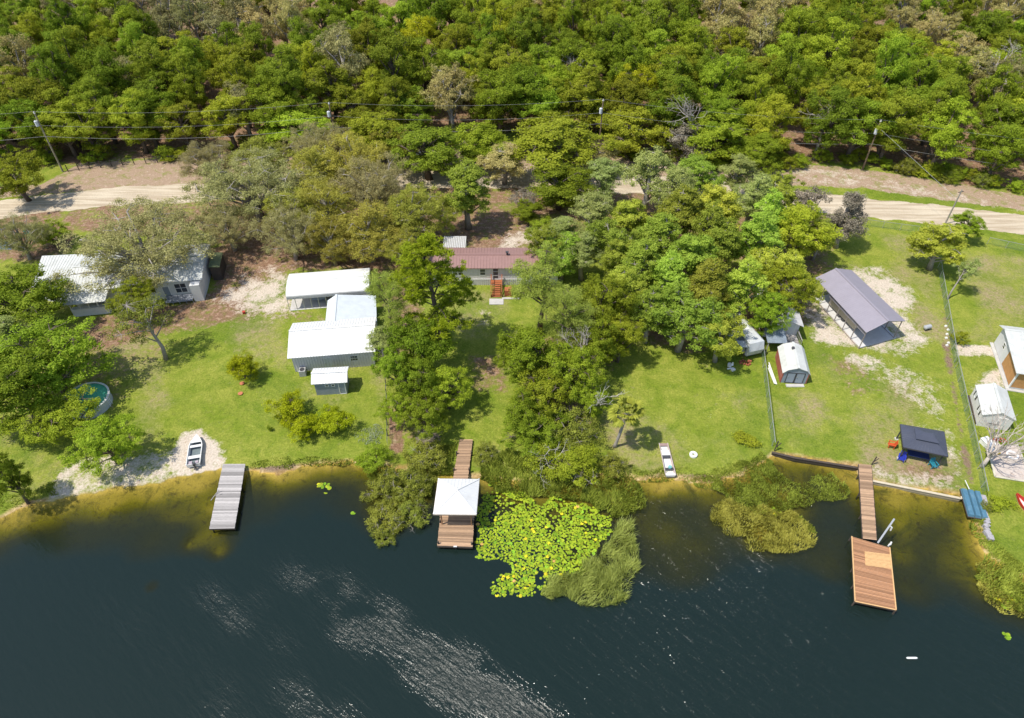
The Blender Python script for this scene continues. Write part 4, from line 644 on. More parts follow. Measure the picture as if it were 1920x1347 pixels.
def building(root, P, prof, roof, wall, walls='abcd', ove=.25, ovs=.25, ribs=16, z0=-.1, th=.06, gables=True, roofname='roof', ribh=.035):
    """A front/left gable start, A->B gable end, D->C far gable end; prof = [(t across A->B, z)]"""
    A, B, C_, D = (V3(p, 0) for p in P); ed = (D - A).normalized(); sdn = (B - A).normalized(); L = (B-A).length
    def pt(t, z, end, o=0.0):
        base = A.lerp(B, t) if end == 0 else D.lerp(C_, t); return base + (-ed if end == 0 else ed)*o + Vector((0, 0, z))
    b = MB()
    e0, e1 = prof[0][1], prof[-1][1]; tw = .12
    if wall is not None:
        if 'a' in walls: b.hexa([A + Vector((0, 0, z0)), D + Vector((0, 0, z0)), D + Vector((0, 0, z0)) + sdn*tw, A + Vector((0, 0, z0)) + sdn*tw], [A + Vector((0, 0, e0-.02)), D + Vector((0, 0, e0-.02)), D + sdn*tw + Vector((0, 0, e0-.02)), A + sdn*tw + Vector((0, 0, e0-.02))])
        if 'b' in walls: b.hexa([B + Vector((0, 0, z0)) - sdn*tw, C_ + Vector((0, 0, z0)) - sdn*tw, C_ + Vector((0, 0, z0)), B + Vector((0, 0, z0))], [B - sdn*tw + Vector((0, 0, e1-.02)), C_ - sdn*tw + Vector((0, 0, e1-.02)), C_ + Vector((0, 0, e1-.02)), B + Vector((0, 0, e1-.02))])
        for ch, end, sg in (('c', 0, 1), ('d', 1, -1)):
            if ch in walls or (gables and ch.upper() in walls):
                zb = z0 if ch in walls else min(e0, e1) - .15; base = A.lerp(B, .004) if end == 0 else D.lerp(C_, .004); b2 = A.lerp(B, .996) if end == 0 else D.lerp(C_, .996)
                poly = [base + Vector((0, 0, zb))] + [pt(min(max(t, .004), .996), z-.03, end) for t, z in prof] + [b2 + Vector((0, 0, zb))]; k = ed*tw*sg; b.hexa([q + k*.05 for q in poly], [q + k for q in poly])
        if b.v: b.build('wall', wall, root)
    r = MB(); n = len(prof)
    for i in range(n-1):
        (t0, h0), (t1, h1) = prof[i], prof[i+1]
        if i == 0: f = -ovs/L; h0 = h0 + (h1-h0)/(t1-t0)*f; t0 = f
        if i == n-2: f = 1 + ovs/L; h1 = h1 + (h1-h0)/(t1-t0)*(ovs/L); t1 = f
        q = lambda t, z, e: (A.lerp(B, 0) + (B-A)*t if e == 0 else D + (C_-D)*t) + (-ed if e == 0 else ed)*ove + Vector((0, 0, z))
        r.ribbed(q(t0, h0, 0), q(t0, h0, 1), q(t1, h1, 1), q(t1, h1, 0), ribs, th, ribh)
    rf = r.build(roofname, roof, root)
    cp = MB(); m = max(range(n), key=lambda i: prof[i][1]); t, z = prof[m]
    if 0 < m < n-1: cp.beam(pt(t, z+.03, 0, ove+.01), pt(t, z+.03, 1, ove+.01), .3, .05); cp.build('ridge_cap', roof, rf)
    return rf
def opening(root, p, q, s, w, z0, z1, kind='window', frame=TRIM, pane=WIN, mull=1, door=None, trans=0):
    """window or door on the wall face p->q (outside to the right of p->q)"""
    p, q = V3(p, 0), V3(q, 0); d = (q-p).normalized(); n = Vector((d.y, -d.x, 0)); a = p + d*(s-w/2); e = p + d*(s+w/2); f = MB(); t = .07
    bx = lambda a_, b_, zz0, zz1, o0, o1, M_: M_.hexa([a_ + n*o0 + Vector((0, 0, zz0)), b_ + n*o0 + Vector((0, 0, zz0)), b_ + n*o1 + Vector((0, 0, zz0)), a_ + n*o1 + Vector((0, 0, zz0))], [a_ + n*o0 + Vector((0, 0, zz1)), b_ + n*o0 + Vector((0, 0, zz1)), b_ + n*o1 + Vector((0, 0, zz1)), a_ + n*o1 + Vector((0, 0, zz1))])
    bx(a, a + d*t, z0, z1, -.01, .05, f); bx(e - d*t, e, z0, z1, -.01, .05, f); bx(a + d*t, e - d*t, z0, z0+t, -.01, .05, f); bx(a + d*t, e - d*t, z1-t, z1, -.01, .05, f)
    for k in range(1, mull+1): zz = z0 + (z1-z0)*k/(mull+1); bx(a + d*t, e - d*t, zz-.03, zz+.03, -.008, .045, f)
    if trans:
        for k in range(1, trans+1): c = a.lerp(e, k/(trans+1)); bx(c - d*.03, c + d*.03, z0+t, z1-t, -.006, .043, f)
    g = MB(); bx(a + d*t, e - d*t, z0+t, z1-t, .004, .022, g)
    if kind == 'door':
        o = g.build('door', door or pane, root); f.build('frame', frame, o); h = MB(); h.box(tuple((a + d*(t+.1) + n*.06 + Vector((0, 0, z0+1.0)))), (.05, .05, .12)); h.build('handle', STEEL, o)
    else: o = f.build('window', frame, root); g.build('pane', pane, o)
    return o
def frame_pts(o, ang, L, D): c, s = math.cos(R(ang)), math.sin(R(ang)); f = lambda x, y: Vector((o[0] + x*c - y*s, o[1] + x*s + y*c, 0)); return f
# maroon roofed mobile home
h = thing('mobile_home', 'long grey mobile home with maroon metal roof and red wooden steps', 'house', (-3, 82, 0)); A_, B_, C2, D_ = (-12.9, 79.9), (-12.9, 84.5), (6.6, 84.5), (6.6, 79.9)
building(h, [A_, B_, C2, D_], [(0, 3.2), (.5, 3.72), (1, 3.2)], MAROON, WALLG, ove=.2, ovs=.3, ribs=46)
b = MB(); b.box((-3.15, 79.86, 1.03), (19.5, .05, .12)); b.build('belt_trim', TRIM, h); b = MB(); [b.box((-12.85 + i*.30, 79.865, .46), (.16, .05, 1.0), tone=.5) for i in range(65)]; b.build('skirting', mat('skirting', (.74, .71, .70), .8, .2), h)
b = MB(); xs_ = [-12.88 + .02 + i*.105 for i in range(186)]; b.v = [(x, 79.9 - (.004 + .012*((i//2) % 2)), z) for i, x in enumerate(xs_) for z in (1.1, 3.12)]; b.f = [(2*i, 2*i+2, 2*i+3, 2*i+1) for i in range(185)]; b.t = [.5]*185; b.build('siding', mat('siding_grey', (.70, .66, .66), .75, .12, 2), h)
for s_, w_ in ((-8.15, .8), (-7.35, .8), (-4.2, .85), (2.0, 1.1), (4.6, .8), (-11.2, .8)): opening(h, A_, D_, s_ + 12.9, w_, 1.7, 2.85)
opening(h, A_, D_, -2.35 + 12.9, .85, 1.05, 3.0, 'door', mull=2, door=mat('screen_door', (.10, .10, .11), .4))
b = MB(); b.tube([(.3-1.0, 82.1, 3.5), (.3-1.0, 82.1, 4.15)], .12, 8); b.box((-.7, 82.1, 4.2), (.42, .42, .06)); b.build('roof_vent', DTRIM, h)
st = thing('porch_steps', 'red stained wooden steps with railings below the screen door', 'steps', (-2.3, 77.5, 0)); b = MB(); b.planks((-2.95, 78.7, 1.0), (-1.45, 78.7, 1.0), (-1.45, 79.8, 1.0), (-2.95, 79.8, 1.0), 7); b.build('landing', REDWOOD, st)
for i in range(6): b = MB(); b.box((-2.25, 78.55 - i*.29, .85 - i*.15), (1.2, .27, .05), tone=.5 + .3*math.sin(i*2)); b.build('tread', REDWOOD, st)
for x in (-2.98, -1.45):
    b = MB(); b.beam((x, 78.7, .92), (x, 76.95, 0), .05, .22); b.beam((x, 78.75, 1.95), (x, 76.9, 1.0), .09, .05); b.beam((x, 79.75, 1.97), (x, 78.7, 1.97), .09, .05)
    for y, z in ((79.7, .95), (78.75, .95), (77.85, .45), (76.95, .0)): b.box((x, y, z + .5), (.09, .09, 1.05))
    for k in range(11): y = 78.6 - k*.155; b.box((x, y, 1.35 - k*.078), (.035, .035, .95))
    b.build('railing', REDWOOD, st)
b = MB(); b.box((-2.2, 75.9, .03), (2.0, 1.3, .12)); pad = b.build('concrete_pad', CONC, None); tag(pad, 'small white concrete pad at the foot of the red steps', 'slab')
b = MB(); b.box((-.55, 77.6, .5), (1.0, .9, 1.0)); b.box((-.3, 77.6, 1.15), (.5, .7, .3)); o = b.build('wooden_bench_box', REDWOOD); tag(o, 'red wooden box bench beside the porch steps', 'box')
b = MB(); b.box((-.1, 76.65, .06), (2.6, .35, .1)); o = b.build('stepping_slab', CONC); tag(o, 'thin pale walkway slab right of the porch steps', 'slab')
lc = thing('lattice_canopy', 'small white lattice canopy behind the left end of the maroon roof', 'canopy', (-8.7, 87.2, 0)); b = MB()
for i in range(13): b.box((-10.3 + i*.27, 87.4, 2.3), (.09, 3.2, .04))
for i in range(13): b.box((-8.68, 85.9 + i*.26, 2.35), (3.4, .09, .04))
b.build('lattice_top', TRIM, lc)
for x in (-10.3, -7.05):
    for y in (85.9, 89.0): b = MB(); b.box((x, y, 1.13), (.1, .1, 2.3)); b.build('post', TRIM, lc)
# left white L house
h = thing('white_house', 'long white metal roofed house under the huge grey oak', 'house', (-53, 79, 0)); f = frame_pts((-60.6, 74.6), 10.0, 17, 8.6); L_ = 17.2
building(h, [f(0, .0), f(0, 8.6), f(L_, 8.6), f(L_, 0)], [(0, 3.0), (.5, 3.9), (1, 3.0)], WHITE_OLD, WALLW, ove=.3, ovs=.35, ribs=40)
opening(h, f(0, 0), f(L_, 0), 9.6, 2.6, 1.3, 2.5, trans=2); opening(h, f(0, 0), f(L_, 0), 14.2, 1.6, .8, 2.4, trans=1); opening(h, f(0, 0), f(L_, 0), 12.2, .95, .1, 2.1, 'door', mull=0, door=WALLB)
b = MB(); b.box(tuple(f(16.5, -.7) + Vector((0, 0, 1.35))), (1.3, 1.3, 2.7), R(10)); b.build('entry_room', WALLW, h)
b = MB(); b.box(tuple(f(13.9, -.9) + Vector((0, 0, .45))), (3.6, 1.5, .12), R(10)); b.beam(f(12.1, -1.6) + Vector((0, 0, 1.4)), f(15.7, -1.6) + Vector((0, 0, 1.4)), .06); [b.beam(f(12.1 + k*.9, -1.6) + Vector((0, 0, 0)), f(12.1 + k*.9, -1.6) + Vector((0, 0, 1.4)), .06) for k in range(5)]; b.build('front_deck', mat('deck_grey', (.3, .32, .36), .8), h)
b = MB(); b.ribbed((-66.6, 75.9, 2.65), (-60.9, 74.9, 2.65), (-60.4, 83.2, 3.25), (-68.2, 82.6, 3.2), 18); b.build('side_roof', WHITE_OLD, h)
b = MB(); b.prism([(-66.3, 76.3), (-61.0, 75.2), (-61.0, 82.6), (-67.6, 82.2)], -.1, 2.55); b.build('side_room', WALLW, h)
b = MB(); b.ribbed((-60.7, 71.9, 2.5), (-55.1, 72.9, 2.5), (-55.7, 76.3, 2.95), (-61.5, 75.3, 2.95), 14); b.build('porch_roof', WHITE_OLD, h)
pc = MB(); pc.hexa([(-60.2, 72.6, -.1), (-55.5, 73.4, -.1), (-55.6, 74.0, -.1), (-60.3, 73.2, -.1)], [(-60.2, 72.6, 1.2), (-55.5, 73.4, 1.2), (-55.6, 74.0, 1.2), (-60.3, 73.2, 1.2)])
for k in range(5): t = k/4; pc.box((-60.15 + 4.6*t, 72.75 + .8*t, 1.85), (.12, .12, 1.4))
pc.build('porch_wall', WALLW, h)
sh = thing('shadow_block', 'dark block for shadow and something dark at the right end of the white house', 'shed', tuple(f(18.4, 5))); b = MB(); b.slab(f(17.7, 3.2) + Vector((0, 0, 2.5)), f(19.2, 3.2) + Vector((0, 0, 2.3)), f(19.2, 7) + Vector((0, 0, 2.3)), f(17.7, 7) + Vector((0, 0, 2.5)), .08); b.build('roof', mat('olive_panel', (.13, .16, .08), .7), sh)  # dark block stands for the house's shadow plus some dark object in it
b = MB(); b.prism([f(17.8, 3.3), f(19.1, 3.3), f(19.1, 6.9), f(17.8, 6.9)], -.05, 2.2); b.build('wall', mat('shadow_brown', (.07, .055, .045), .8), sh)
# arched white carport
h = thing('arched_carport', 'white arched metal carport with open timber bays', 'carport', (-25.5, 77, 0)); f = frame_pts((-30.9, 73.95), 7.5, 11, 5)
AR = [(0, 1.95), (.012, 2.45), (.07, 2.72), (.3, 2.98), (.5, 3.05), (.7, 2.98), (.93, 2.72), (.988, 2.45), (1, 1.95)]
building(h, [f(0, 0), f(0, 5.3), f(11.3, 5.3), f(11.3, 0)], AR, mat('arch_white', (.70, .70, .67), .5, .08, 1.2, stain=(.5, .49, .44), stain_amt=.5), None, ove=0, ovs=0, ribs=1, th=.03, ribh=.0)
b = MB(); [b.box(tuple(f(5.65, -.03) + Vector((0, 0, 1.98 + k*.14))), (11.3, .06, .05), R(7.5)) for k in range(4)]; b.build('side_fascia', mat('fascia', (.55, .55, .54), .5), h)
b = MB(); b.hexa([f(6.2, -.03), f(11.3, -.03), f(11.3, .03), f(6.2, .03)], [f(6.2, -.03) + Vector((0, 0, 1.95)), f(11.3, -.03) + Vector((0, 0, 1.95)), f(11.3, .03) + Vector((0, 0, 1.95)), f(6.2, .03) + Vector((0, 0, 1.95))]); [b.box(tuple(f(8.75, -.05) + Vector((0, 0, .3 + k*.28))), (5.1, .05, .06), R(7.5)) for k in range(6)]; b.build('side_panel', mat('fascia', (1, 1, 1)), h)
b = MB(); b.hexa([f(0, 5.27), f(11.3, 5.27), f(11.3, 5.3), f(0, 5.3)], [f(0, 5.27) + Vector((0, 0, 1.9)), f(11.3, 5.27) + Vector((0, 0, 1.9)), f(11.3, 5.3) + Vector((0, 0, 1.9)), f(0, 5.3) + Vector((0, 0, 1.9))]); b.build('back_panel', mat('inner_panel', (.35, .3, .25), .7), h)
for k in range(7):
    for y in ((0, 5.25) if k in (0, 6) else (0,)): b = MB(); b.beam(f(.05 + k*1.03 if k < 6 else 11.25, y), f(.05 + k*1.03 if k < 6 else 11.25, y) + Vector((0, 0, 2.0)), .07); b.build('post', STEEL, h)
b = MB(); b.beam(f(0, -.02) + Vector((0, 0, .08)), f(6.2, -.02) + Vector((0, 0, .08)), .09); b.build('base_rail', TRIM, h)
b = MB(); b.box(tuple(f(5.65, 2.65) + Vector((0, 0, .02))), (11.2, 5.2, .06), R(7.5)); b.build('floor_slab', CONC, h)
cv = thing('utility_trailer', 'small blue-grey covered trailer parked inside the arched carport', 'trailer', tuple(f(3.9, 2.6))); b = MB(); g = lambda x, y, z: f(x, y) + Vector((0, 0, z))
b.hexa([g(3.0, 1.3, .5), g(4.9, 1.3, .5), g(4.9, 4.2, .5), g(3.0, 4.2, .5)], [g(3.05, 1.4, 1.5), g(4.85, 1.4, 1.5), g(4.85, 4.1, 1.65), g(3.05, 4.1, 1.65)]); b.build('body', mat('tarp_blue', (.26, .31, .38), .6), cv)
for x in (3.0, 4.85):
    b = MB(); b.tube([g(x-.08, 2.8, .35), g(x+.1, 2.8, .35)], .34, 12); b.build('wheel', DTRIM, cv)
# flat grey shed, ridge running lakewards
h = thing('grey_shed', 'pale grey shed with smooth roof wedged behind the big white roof', 'shed', (-21, 70.5, 0))
building(h, [(-24.2, 67.9), (-18.0, 69.0), (-18.9, 74.4), (-24.9, 73.3)], [(0, 2.35), (.18, 3.05), (1, 2.2)], GREY_R, WALLW, ove=.15, ovs=.2, ribs=9, ribh=.012)
# big white workshop
h = thing('white_workshop', 'large workshop with brilliant white metal roof', 'workshop', (-22, 64.5, 0)); f = frame_pts((-27.6, 60.6), 6.8, 10.8, 7)
building(h, [f(.35, 1.0), f(.35, 7.0), f(10.5, 7.0), f(10.5, 1.0)], [(-.12, 2.72), (.62, 3.75), (1, 3.0)], WHITE_R, None, ove=.3, ovs=.25, ribs=30)
b = MB(); b.prism([f(.5, 1.1), f(10.4, 1.1), f(10.4, 6.9), f(.5, 6.9)], -.1, 2.72); b.build('wall', WALLG, h); b = MB(); [b.beam(f(.5 + k*.33, 1.07), f(.5 + k*.33, 1.07) + Vector((0, 0, 2.6)), .04) for k in range(31)]; b.build('siding_rib', mat('siding_rib', (.60, .58, .59), .7), h)
opening(h, f(.5, 1.1), f(10.4, 1.1), 4.2, .95, 0, 2.05, 'door', mull=0, door=WALLW); opening(h, f(.5, 1.1), f(10.4, 1.1), 7.5, 1.0, 1.1, 2.0)
ac = thing('air_conditioner', 'grey air conditioner unit at the left corner of the workshop', 'appliance', tuple(f(1.5, .5))); b = MB(); b.box(tuple(f(1.5, .5) + Vector((0, 0, .45))), (.8, .8, .85), R(7)); b.build('casing', mat('ac_grey', (.42, .42, .42), .6), ac); b = MB(); b.tube([f(1.5, .5) + Vector((0, 0, .87)), f(1.5, .5) + Vector((0, 0, .92))], .3, 14); b.build('fan_grille', DTRIM, ac)
b = MB(); rr = random.Random(2)
for k in range(22): p = f(3.0 + rr.uniform(-2.3, 2.0), 9.1 + rr.uniform(-.6, .6)); a = rr.gauss(.15, .12); l = rr.uniform(.8, 1.8); b.beam(p + Vector((-l*math.cos(a), -l*math.sin(a), .06 + rr.random()*.2)), p + Vector((l*math.cos(a), l*math.sin(a), .06 + rr.random()*.2)), .12, .04, rr.random())
o = b.build('lumber_pile', GREYW); tag(o, 'loose pile of grey boards behind the white workshop', 'lumber')
# small white shed
h = thing('small_shed', 'small blue-grey shed with white roof in front of the workshop', 'shed', (-22, 58, 0)); f = frame_pts((-24.0, 56.85), 4.8, 4.4, 3)
building(h, [f(.25, .75), f(.25, 3.0), f(4.15, 3.0), f(4.15, .75)], [(-.28, 2.1), (.5, 2.72), (1, 2.35)], WHITE_R, None, ove=.2, ovs=.12, ribs=12)
b = MB(); b.prism([f(.35, .8), f(4.05, .8), f(4.05, 2.9), f(.35, 2.9)], -.1, 2.15); b.build('wall', WALLB, h); opening(h, f(.35, .8), f(4.05, .8), 1.45, .45, 1.35, 1.75, mull=0); opening(h, f(.35, .8), f(4.05, .8), 2.2, .45, 1.35, 1.75, mull=0); opening(h, f(.35, .8), f(4.05, .8), 3.2, .8, .0, 1.9, 'door', mull=0, door=WALLB)
# slate carport
h = thing('slate_carport', 'large open carport with slate purple gabled roof on steel legs', 'carport', (47, 72, 0)); NL, NR, FR, FL = Vector((45.3, 66.1, 0)), Vector((50.7, 68.2, 0)), Vector((47.9, 79.0, 0)), Vector((42.7, 77.3, 0))
building(h, [NL, NR, FR, FL], [(0, 3.15), (.5, 4.0), (1, 3.15)], SLATE, None, ove=.25, ovs=.3, ribs=38, ribh=.015)
gb = MB()
for a, c, sg in ((NL, NR, 1), (FL, FR, -1)): m_ = a.lerp(c, .5); k = (FL-NL).normalized()*.04*sg; poly = [a + Vector((0, 0, 2.95)), c + Vector((0, 0, 2.95)), m_ + Vector((0, 0, 3.85))]; poly2 = [p + Vector((0, 0, .15)) for p in ()]; gb.hexa([p for p in (a + Vector((0, 0, 2.85)), a.lerp(c, .5) + Vector((0, 0, 3.65)), c + Vector((0, 0, 2.85)), c + Vector((0, 0, 3.1)), m_ + Vector((0, 0, 3.93)), a + Vector((0, 0, 3.1)))], [p + k for p in (a + Vector((0, 0, 2.85)), a.lerp(c, .5) + Vector((0, 0, 3.65)), c + Vector((0, 0, 2.85)), c + Vector((0, 0, 3.1)), m_ + Vector((0, 0, 3.93)), a + Vector((0, 0, 3.1)))])
gb.build('gable_truss', SLATE, h); b = MB(); [b.hexa([NL.lerp(FL, t0) + Vector((0, 0, z)), NL.lerp(FL, t1) + Vector((0, 0, z)), NL.lerp(FL, t1) + Vector((.05, 0, z)), NL.lerp(FL, t0) + Vector((.05, 0, z))], [NL.lerp(FL, t0) + Vector((0, 0, z+.16)), NL.lerp(FL, t1) + Vector((0, 0, z+.16)), NL.lerp(FL, t1) + Vector((.05, 0, z+.16)), NL.lerp(FL, t0) + Vector((.05, 0, z+.16))]) for z in (2.3, 2.5, 2.7, 2.9) for t0, t1 in ((0, .72),)]; b.build('side_panel', mat('carport_side', (.30, .28, .32), .6), h)
for s0, s1 in ((NL, FL), (NR, FR)):
    for k in range(7): p = s0.lerp(s1, k/6); b = MB(); b.box((p.x, p.y, 1.55), (.09, .09, 3.2)); b.build('post', mat('post_bronze', (.30, .26, .25), .5), h)
b = MB(); b.beam(NL + Vector((0, 0, .05)), FL + Vector((0, 0, .05)), .08); b.beam(NR + Vector((0, 0, .05)), FR + Vector((0, 0, .05)), .08); b.build('base_rail', mat('post_bronze', (.3, .26, .25)), h)
b = MB(); b.prism([NL + Vector((.2, .1, 0)), NR + Vector((.4, 0, 0)), NR.lerp(FR, .96) + Vector((.4, 0, 0)), NL.lerp(FL, .96) + Vector((.2, 0, 0))], -.05, .05); b.build('floor_slab', mat('pale_slab', (.60, .59, .58), .85, .15, 2), h)
def camper(name, label, base, ang, L, Wd, H, m, stripes=None, wins=3):
    t = thing(name, label, 'camper', (base[0], base[1], 0)); f = frame_pts(base, ang, L, Wd); b = MB(); g = lambda x, y, z: f(x, y) + Vector((0, 0, z)); z0 = .55
    lo = [g(.3, 0, z0), g(L, 0, z0), g(L, Wd, z0), g(.3, Wd, z0)]; mid = [g(0, 0, H*.55), g(L, 0, H*.55), g(L, Wd, H*.55), g(0, Wd, H*.55)]; hi = [g(.35, .05, H-.12), g(L-.1, .05, H-.12), g(L-.1, Wd-.05, H-.12), g(.35, Wd-.05, H-.12)]; tp = [g(.6, .3, H), g(L-.35, .3, H), g(L-.35, Wd-.3, H), g(.6, Wd-.3, H)]
    b.hexa(lo, mid); b.hexa(mid, hi); b.hexa(hi, tp); b.build('body', m, t)
    for k in range(wins): opening(t, f(0, 0), f(L, 0), L*(k+.7)/(wins+.4), .8, H*.5, H*.75, mull=0)
    opening(t, f(L, 0), f(L, Wd), Wd/2, 1.2, H*.5, H*.78, mull=0)
    for y in (.02, Wd-.2):
        for x in (L*.45, L*.6): b = MB(); b.tube([g(x, y, .34), g(x, y+.18, .34)], .34, 12); b.build('wheel', DTRIM, t)
    b = MB(); b.box(tuple(g(L*.45, Wd/2, H+.07)), (.5, .5, .14), R(ang)); b.build('roof_vent', TRIM, t); return t
camper('parked_camper', 'cream camper parked beneath the slate carport', (47.6, 69.6), 104.5, 6.0, 2.0, 2.15, mat('cream_paint', (.50, .44, .33), .5, .15))
camper('camper_trailer', 'old grey camper trailer half under the leafy mass beside the short fence', (32.1, 64.4), 107, 6.6, 2.2, 2.7, mat('camper_grey', (.58, .60, .61), .5, .2, 1.5, stain=(.2, .2, .2)))
lt = thing('camper_awning', 'low grey awning roof with dark skylight attached left of the camper trailer', 'awning', (28.9, 65.2, 0)); b = MB(); b.ribbed((27.3, 64.6, 1.9), (29.9, 64.1, 2.0), (30.4, 66.8, 2.6), (28.2, 67.2, 2.4), 8); b.build('roof', mat('camper_grey', (1, 1, 1)), lt); b = MB(); b.box((29.25, 65.6, 2.42), (.95, .8, .08), R(-10), tilt=R(11)); b.build('skylight', WIN, lt)
for x, y in ((27.5, 64.8), (29.7, 64.3), (28.4, 67.0), (30.2, 66.6)): b = MB(); b.box((x, y, .95), (.09, .09, 1.9)); b.build('post', DARKW, lt)
rr = random.Random(6); b = MB()
for k in range(14): b.box((29.8 + rr.uniform(-.7, .7), 63.3 + rr.uniform(-.4, .4), .12), (rr.uniform(.1, .4), rr.uniform(.1, .3), .2), rr.random()*3, rr.random())
o = b.build('brick_heap', BRICK); tag(o, 'heap of red bricks and scraps at the foot of the camper trailer', 'rubble')
b = MB(); b.tube([(27.6, 62.7, 0), (27.6, 62.7, .45)], [.24, .3], 12); b.tube([(27.2, 62.2, .1), (28.0, 62.3, .14)], .1, 8); b.box((27.9, 62.0, .12), (.5, .3, .25), .5); b.tube([(27.9, 62.7, .3), (27.9, 62.7, .75)], [.18, .06], 8); o = b.build('plastic_buckets', TRIM); tag(o, 'jumble of white plastic buckets on the lawn below the camper trailer', 'buckets')
# mobile home with deck behind the barn shed
h = thing('deck_cabin', 'grey gabled cabin with front deck directly behind the barn shed', 'cabin', (35, 68.5, 0))
building(h, [(33.2, 68.5), (37.6, 68.1), (38.3, 75.3), (33.9, 75.7)], [(0, 2.75), (.55, 3.5), (1, 2.75)], mat('cabin_roof', (.60, .58, .57), .7, .15, 2, stain=(.3, .29, .3)), WALLG, ove=.7, ovs=.25, ribs=20, ribh=.01)
opening(h, (33.2, 68.5), (37.6, 68.1), 3.5, .9, .6, 2.5, 'door', mull=0, door=WALLW); opening(h, (33.2, 68.5), (37.6, 68.1), 1.5, .9, 1.4, 2.2)
b = MB(); b.ribbed((32.7, 65.2, 1.85), (35.2, 65.1, 1.85), (35.4, 67.6, 2.25), (32.8, 67.7, 2.25), 8); b.build('porch_roof', mat('porch_metal', (.36, .42, .50), .35, .3, 1.5, metal=.35), h); b = MB(); b.planks((35.5, 65.3, .7), (37.3, 65.2, .7), (37.5, 68.0, .7), (35.7, 68.1, .7), 18); b.build('deck', GREYW, h)
b = MB()
for p, q in (((35.6, 66.6), (35.7, 68.0)), ((37.4, 65.9), (37.5, 68.0)), ((35.6, 66.6), (36.5, 66.5))): b.beam((*p, 1.6), (*q, 1.6), .08, .05); [b.beam((p[0]+(q[0]-p[0])*k/5, p[1]+(q[1]-p[1])*k/5, .7), (p[0]+(q[0]-p[0])*k/5, p[1]+(q[1]-p[1])*k/5, 1.6), .05) for k in range(6)]
b.build('railing', GREYW, h); [(lambda m_: (m_.box((36.95, 65.1 - i*.26, .55 - i*.17), (.8, .26, .05)), m_.build('tread', GREYW, h)))(MB()) for i in range(4)]
for x, y in ((32.9, 65.3), (35.1, 65.2), (32.9, 67.5)): b = MB(); b.box((x, y, .98), (.09, .09, 1.95)); b.build('post', GREYW, h)
# barn shed
h = thing('barn_shed', 'gambrel barn shed with mossy white roof, red side and blue-grey doors', 'shed', (34.7, 62, 0)); BS = [(33.2, 59.9), (36.35, 59.6), (37.0, 64.1), (33.9, 64.5)]
building(h, BS, [(0, 1.75), (.14, 2.25), (.5, 2.65), (.86, 2.25), (1, 1.75)], WHITE_OLD, RED, walls='abd', ove=.12, ovs=.08, ribs=4, ribh=.008)
b = MB(); A, B = V3(BS[0]), V3(BS[1]); k = (V3(BS[3]) - A).normalized(); poly = [A.lerp(B, t) + Vector((0, 0, z)) for t, z in ((.004, -.08), (.004, 1.72), (.14, 2.2), (.5, 2.6), (.86, 2.2), (.996, 1.72), (.996, -.08))]; b.hexa([q + k*.01 for q in poly], [q + k*.1 for q in poly]); b.build('front_wall', WALLB, h)
for s_ in (.95, 2.05): opening(h, BS[0], BS[1], s_+.1, 1.05, .05, 1.75, 'door', frame=DTRIM, mull=0, door=mat('door_bluegrey', (.27, .31, .38), .6, .1))
b = MB(); b.box((35.1, 63.2, 2.75), (.3, .3, .25)); b.build('roof_vent', DSTEEL, h); b = MB(); b.box((34.9, 59.3, .03), (2.2, .5, .1)); b.build('door_ramp', CONC, h)
for k in range(3): b = MB(); b.beam((32.5 - k*.15 + .2, 59.5, .05 + .05*k), (32.6 - k*.18 + .1, 63.2 - k*.5, .25), .1, .08, .9); o = b.build('white_plank', TRIM); tag(o, 'long white plank leaning along the red side of the barn shed', 'plank', 'white planks by the barn shed')
# right side: white shed, tan porch house, patio
h = thing('white_shed', 'plain white gabled shed with shuttered windows beside the long fence', 'shed', (55.8, 54.5, 0)); WS = [(54.0, 52.8), (57.2, 52.0), (58.6, 56.6), (55.5, 57.4)]
building(h, WS, [(0, 1.95), (.5, 2.65), (1, 1.95)], WHITE_OLD, mat('shed_white', (.72, .70, .68), .6, .1, 2, stain=(.5, .47, .45)), ove=.12, ovs=.12, ribs=14, ribh=.012)
for s_ in (1.1, 3.6):
    o = opening(h, WS[3], WS[0], s_, .55, 1.0, 1.65, mull=0, pane=WALLW)
    for q in (-.42, .42): b = MB(); d = (V3(WS[0]) - V3(WS[3])).normalized(); n = Vector((d.y, -d.x, 0)); c = V3(WS[3]) + d*(s_+q) + n*.03 + Vector((0, 0, 1.32)); b.box(tuple(c), (.22, .05, .62), math.atan2(d.y, d.x)); b.build('shutter', DTRIM, h)
opening(h, WS[0], WS[1], 2.2, .9, 0.0, 1.8, 'door', mull=0, door=WALLW); b = MB(); c = V3(WS[0]).lerp(V3(WS[1]), .45); b.box((c.x-.02, c.y-.09, .75), (1.3, .04, .08), R(-14)); b.build('shelf', DTRIM, h)
b = MB(); b.beam((54.05, 52.9, .1), (55.4, 57.5, .1), .15, .2); o = b.build('timber_sill', DARKW); tag(o, 'dark timber sleeper along the left foot of the white shed', 'timber')
h = thing('porch_house', 'white roofed house with tan screened porch at the right edge', 'house', (66, 62, 0)); TH = [(61.0, 58.9), (72.0, 56.2), (74.5, 65.0), (63.5, 67.2)]
building(h, [TH[0], TH[3], TH[2], TH[1]], [(0, 2.85), (.85, 3.35), (1, 2.85)], WHITE_OLD, None, ove=.45, ovs=.4, ribs=22, ribh=.015)
b = MB(); b.prism([TH[0], TH[1], TH[2], TH[3]], -.1, 2.75); b.build('wall', WALLW, h)
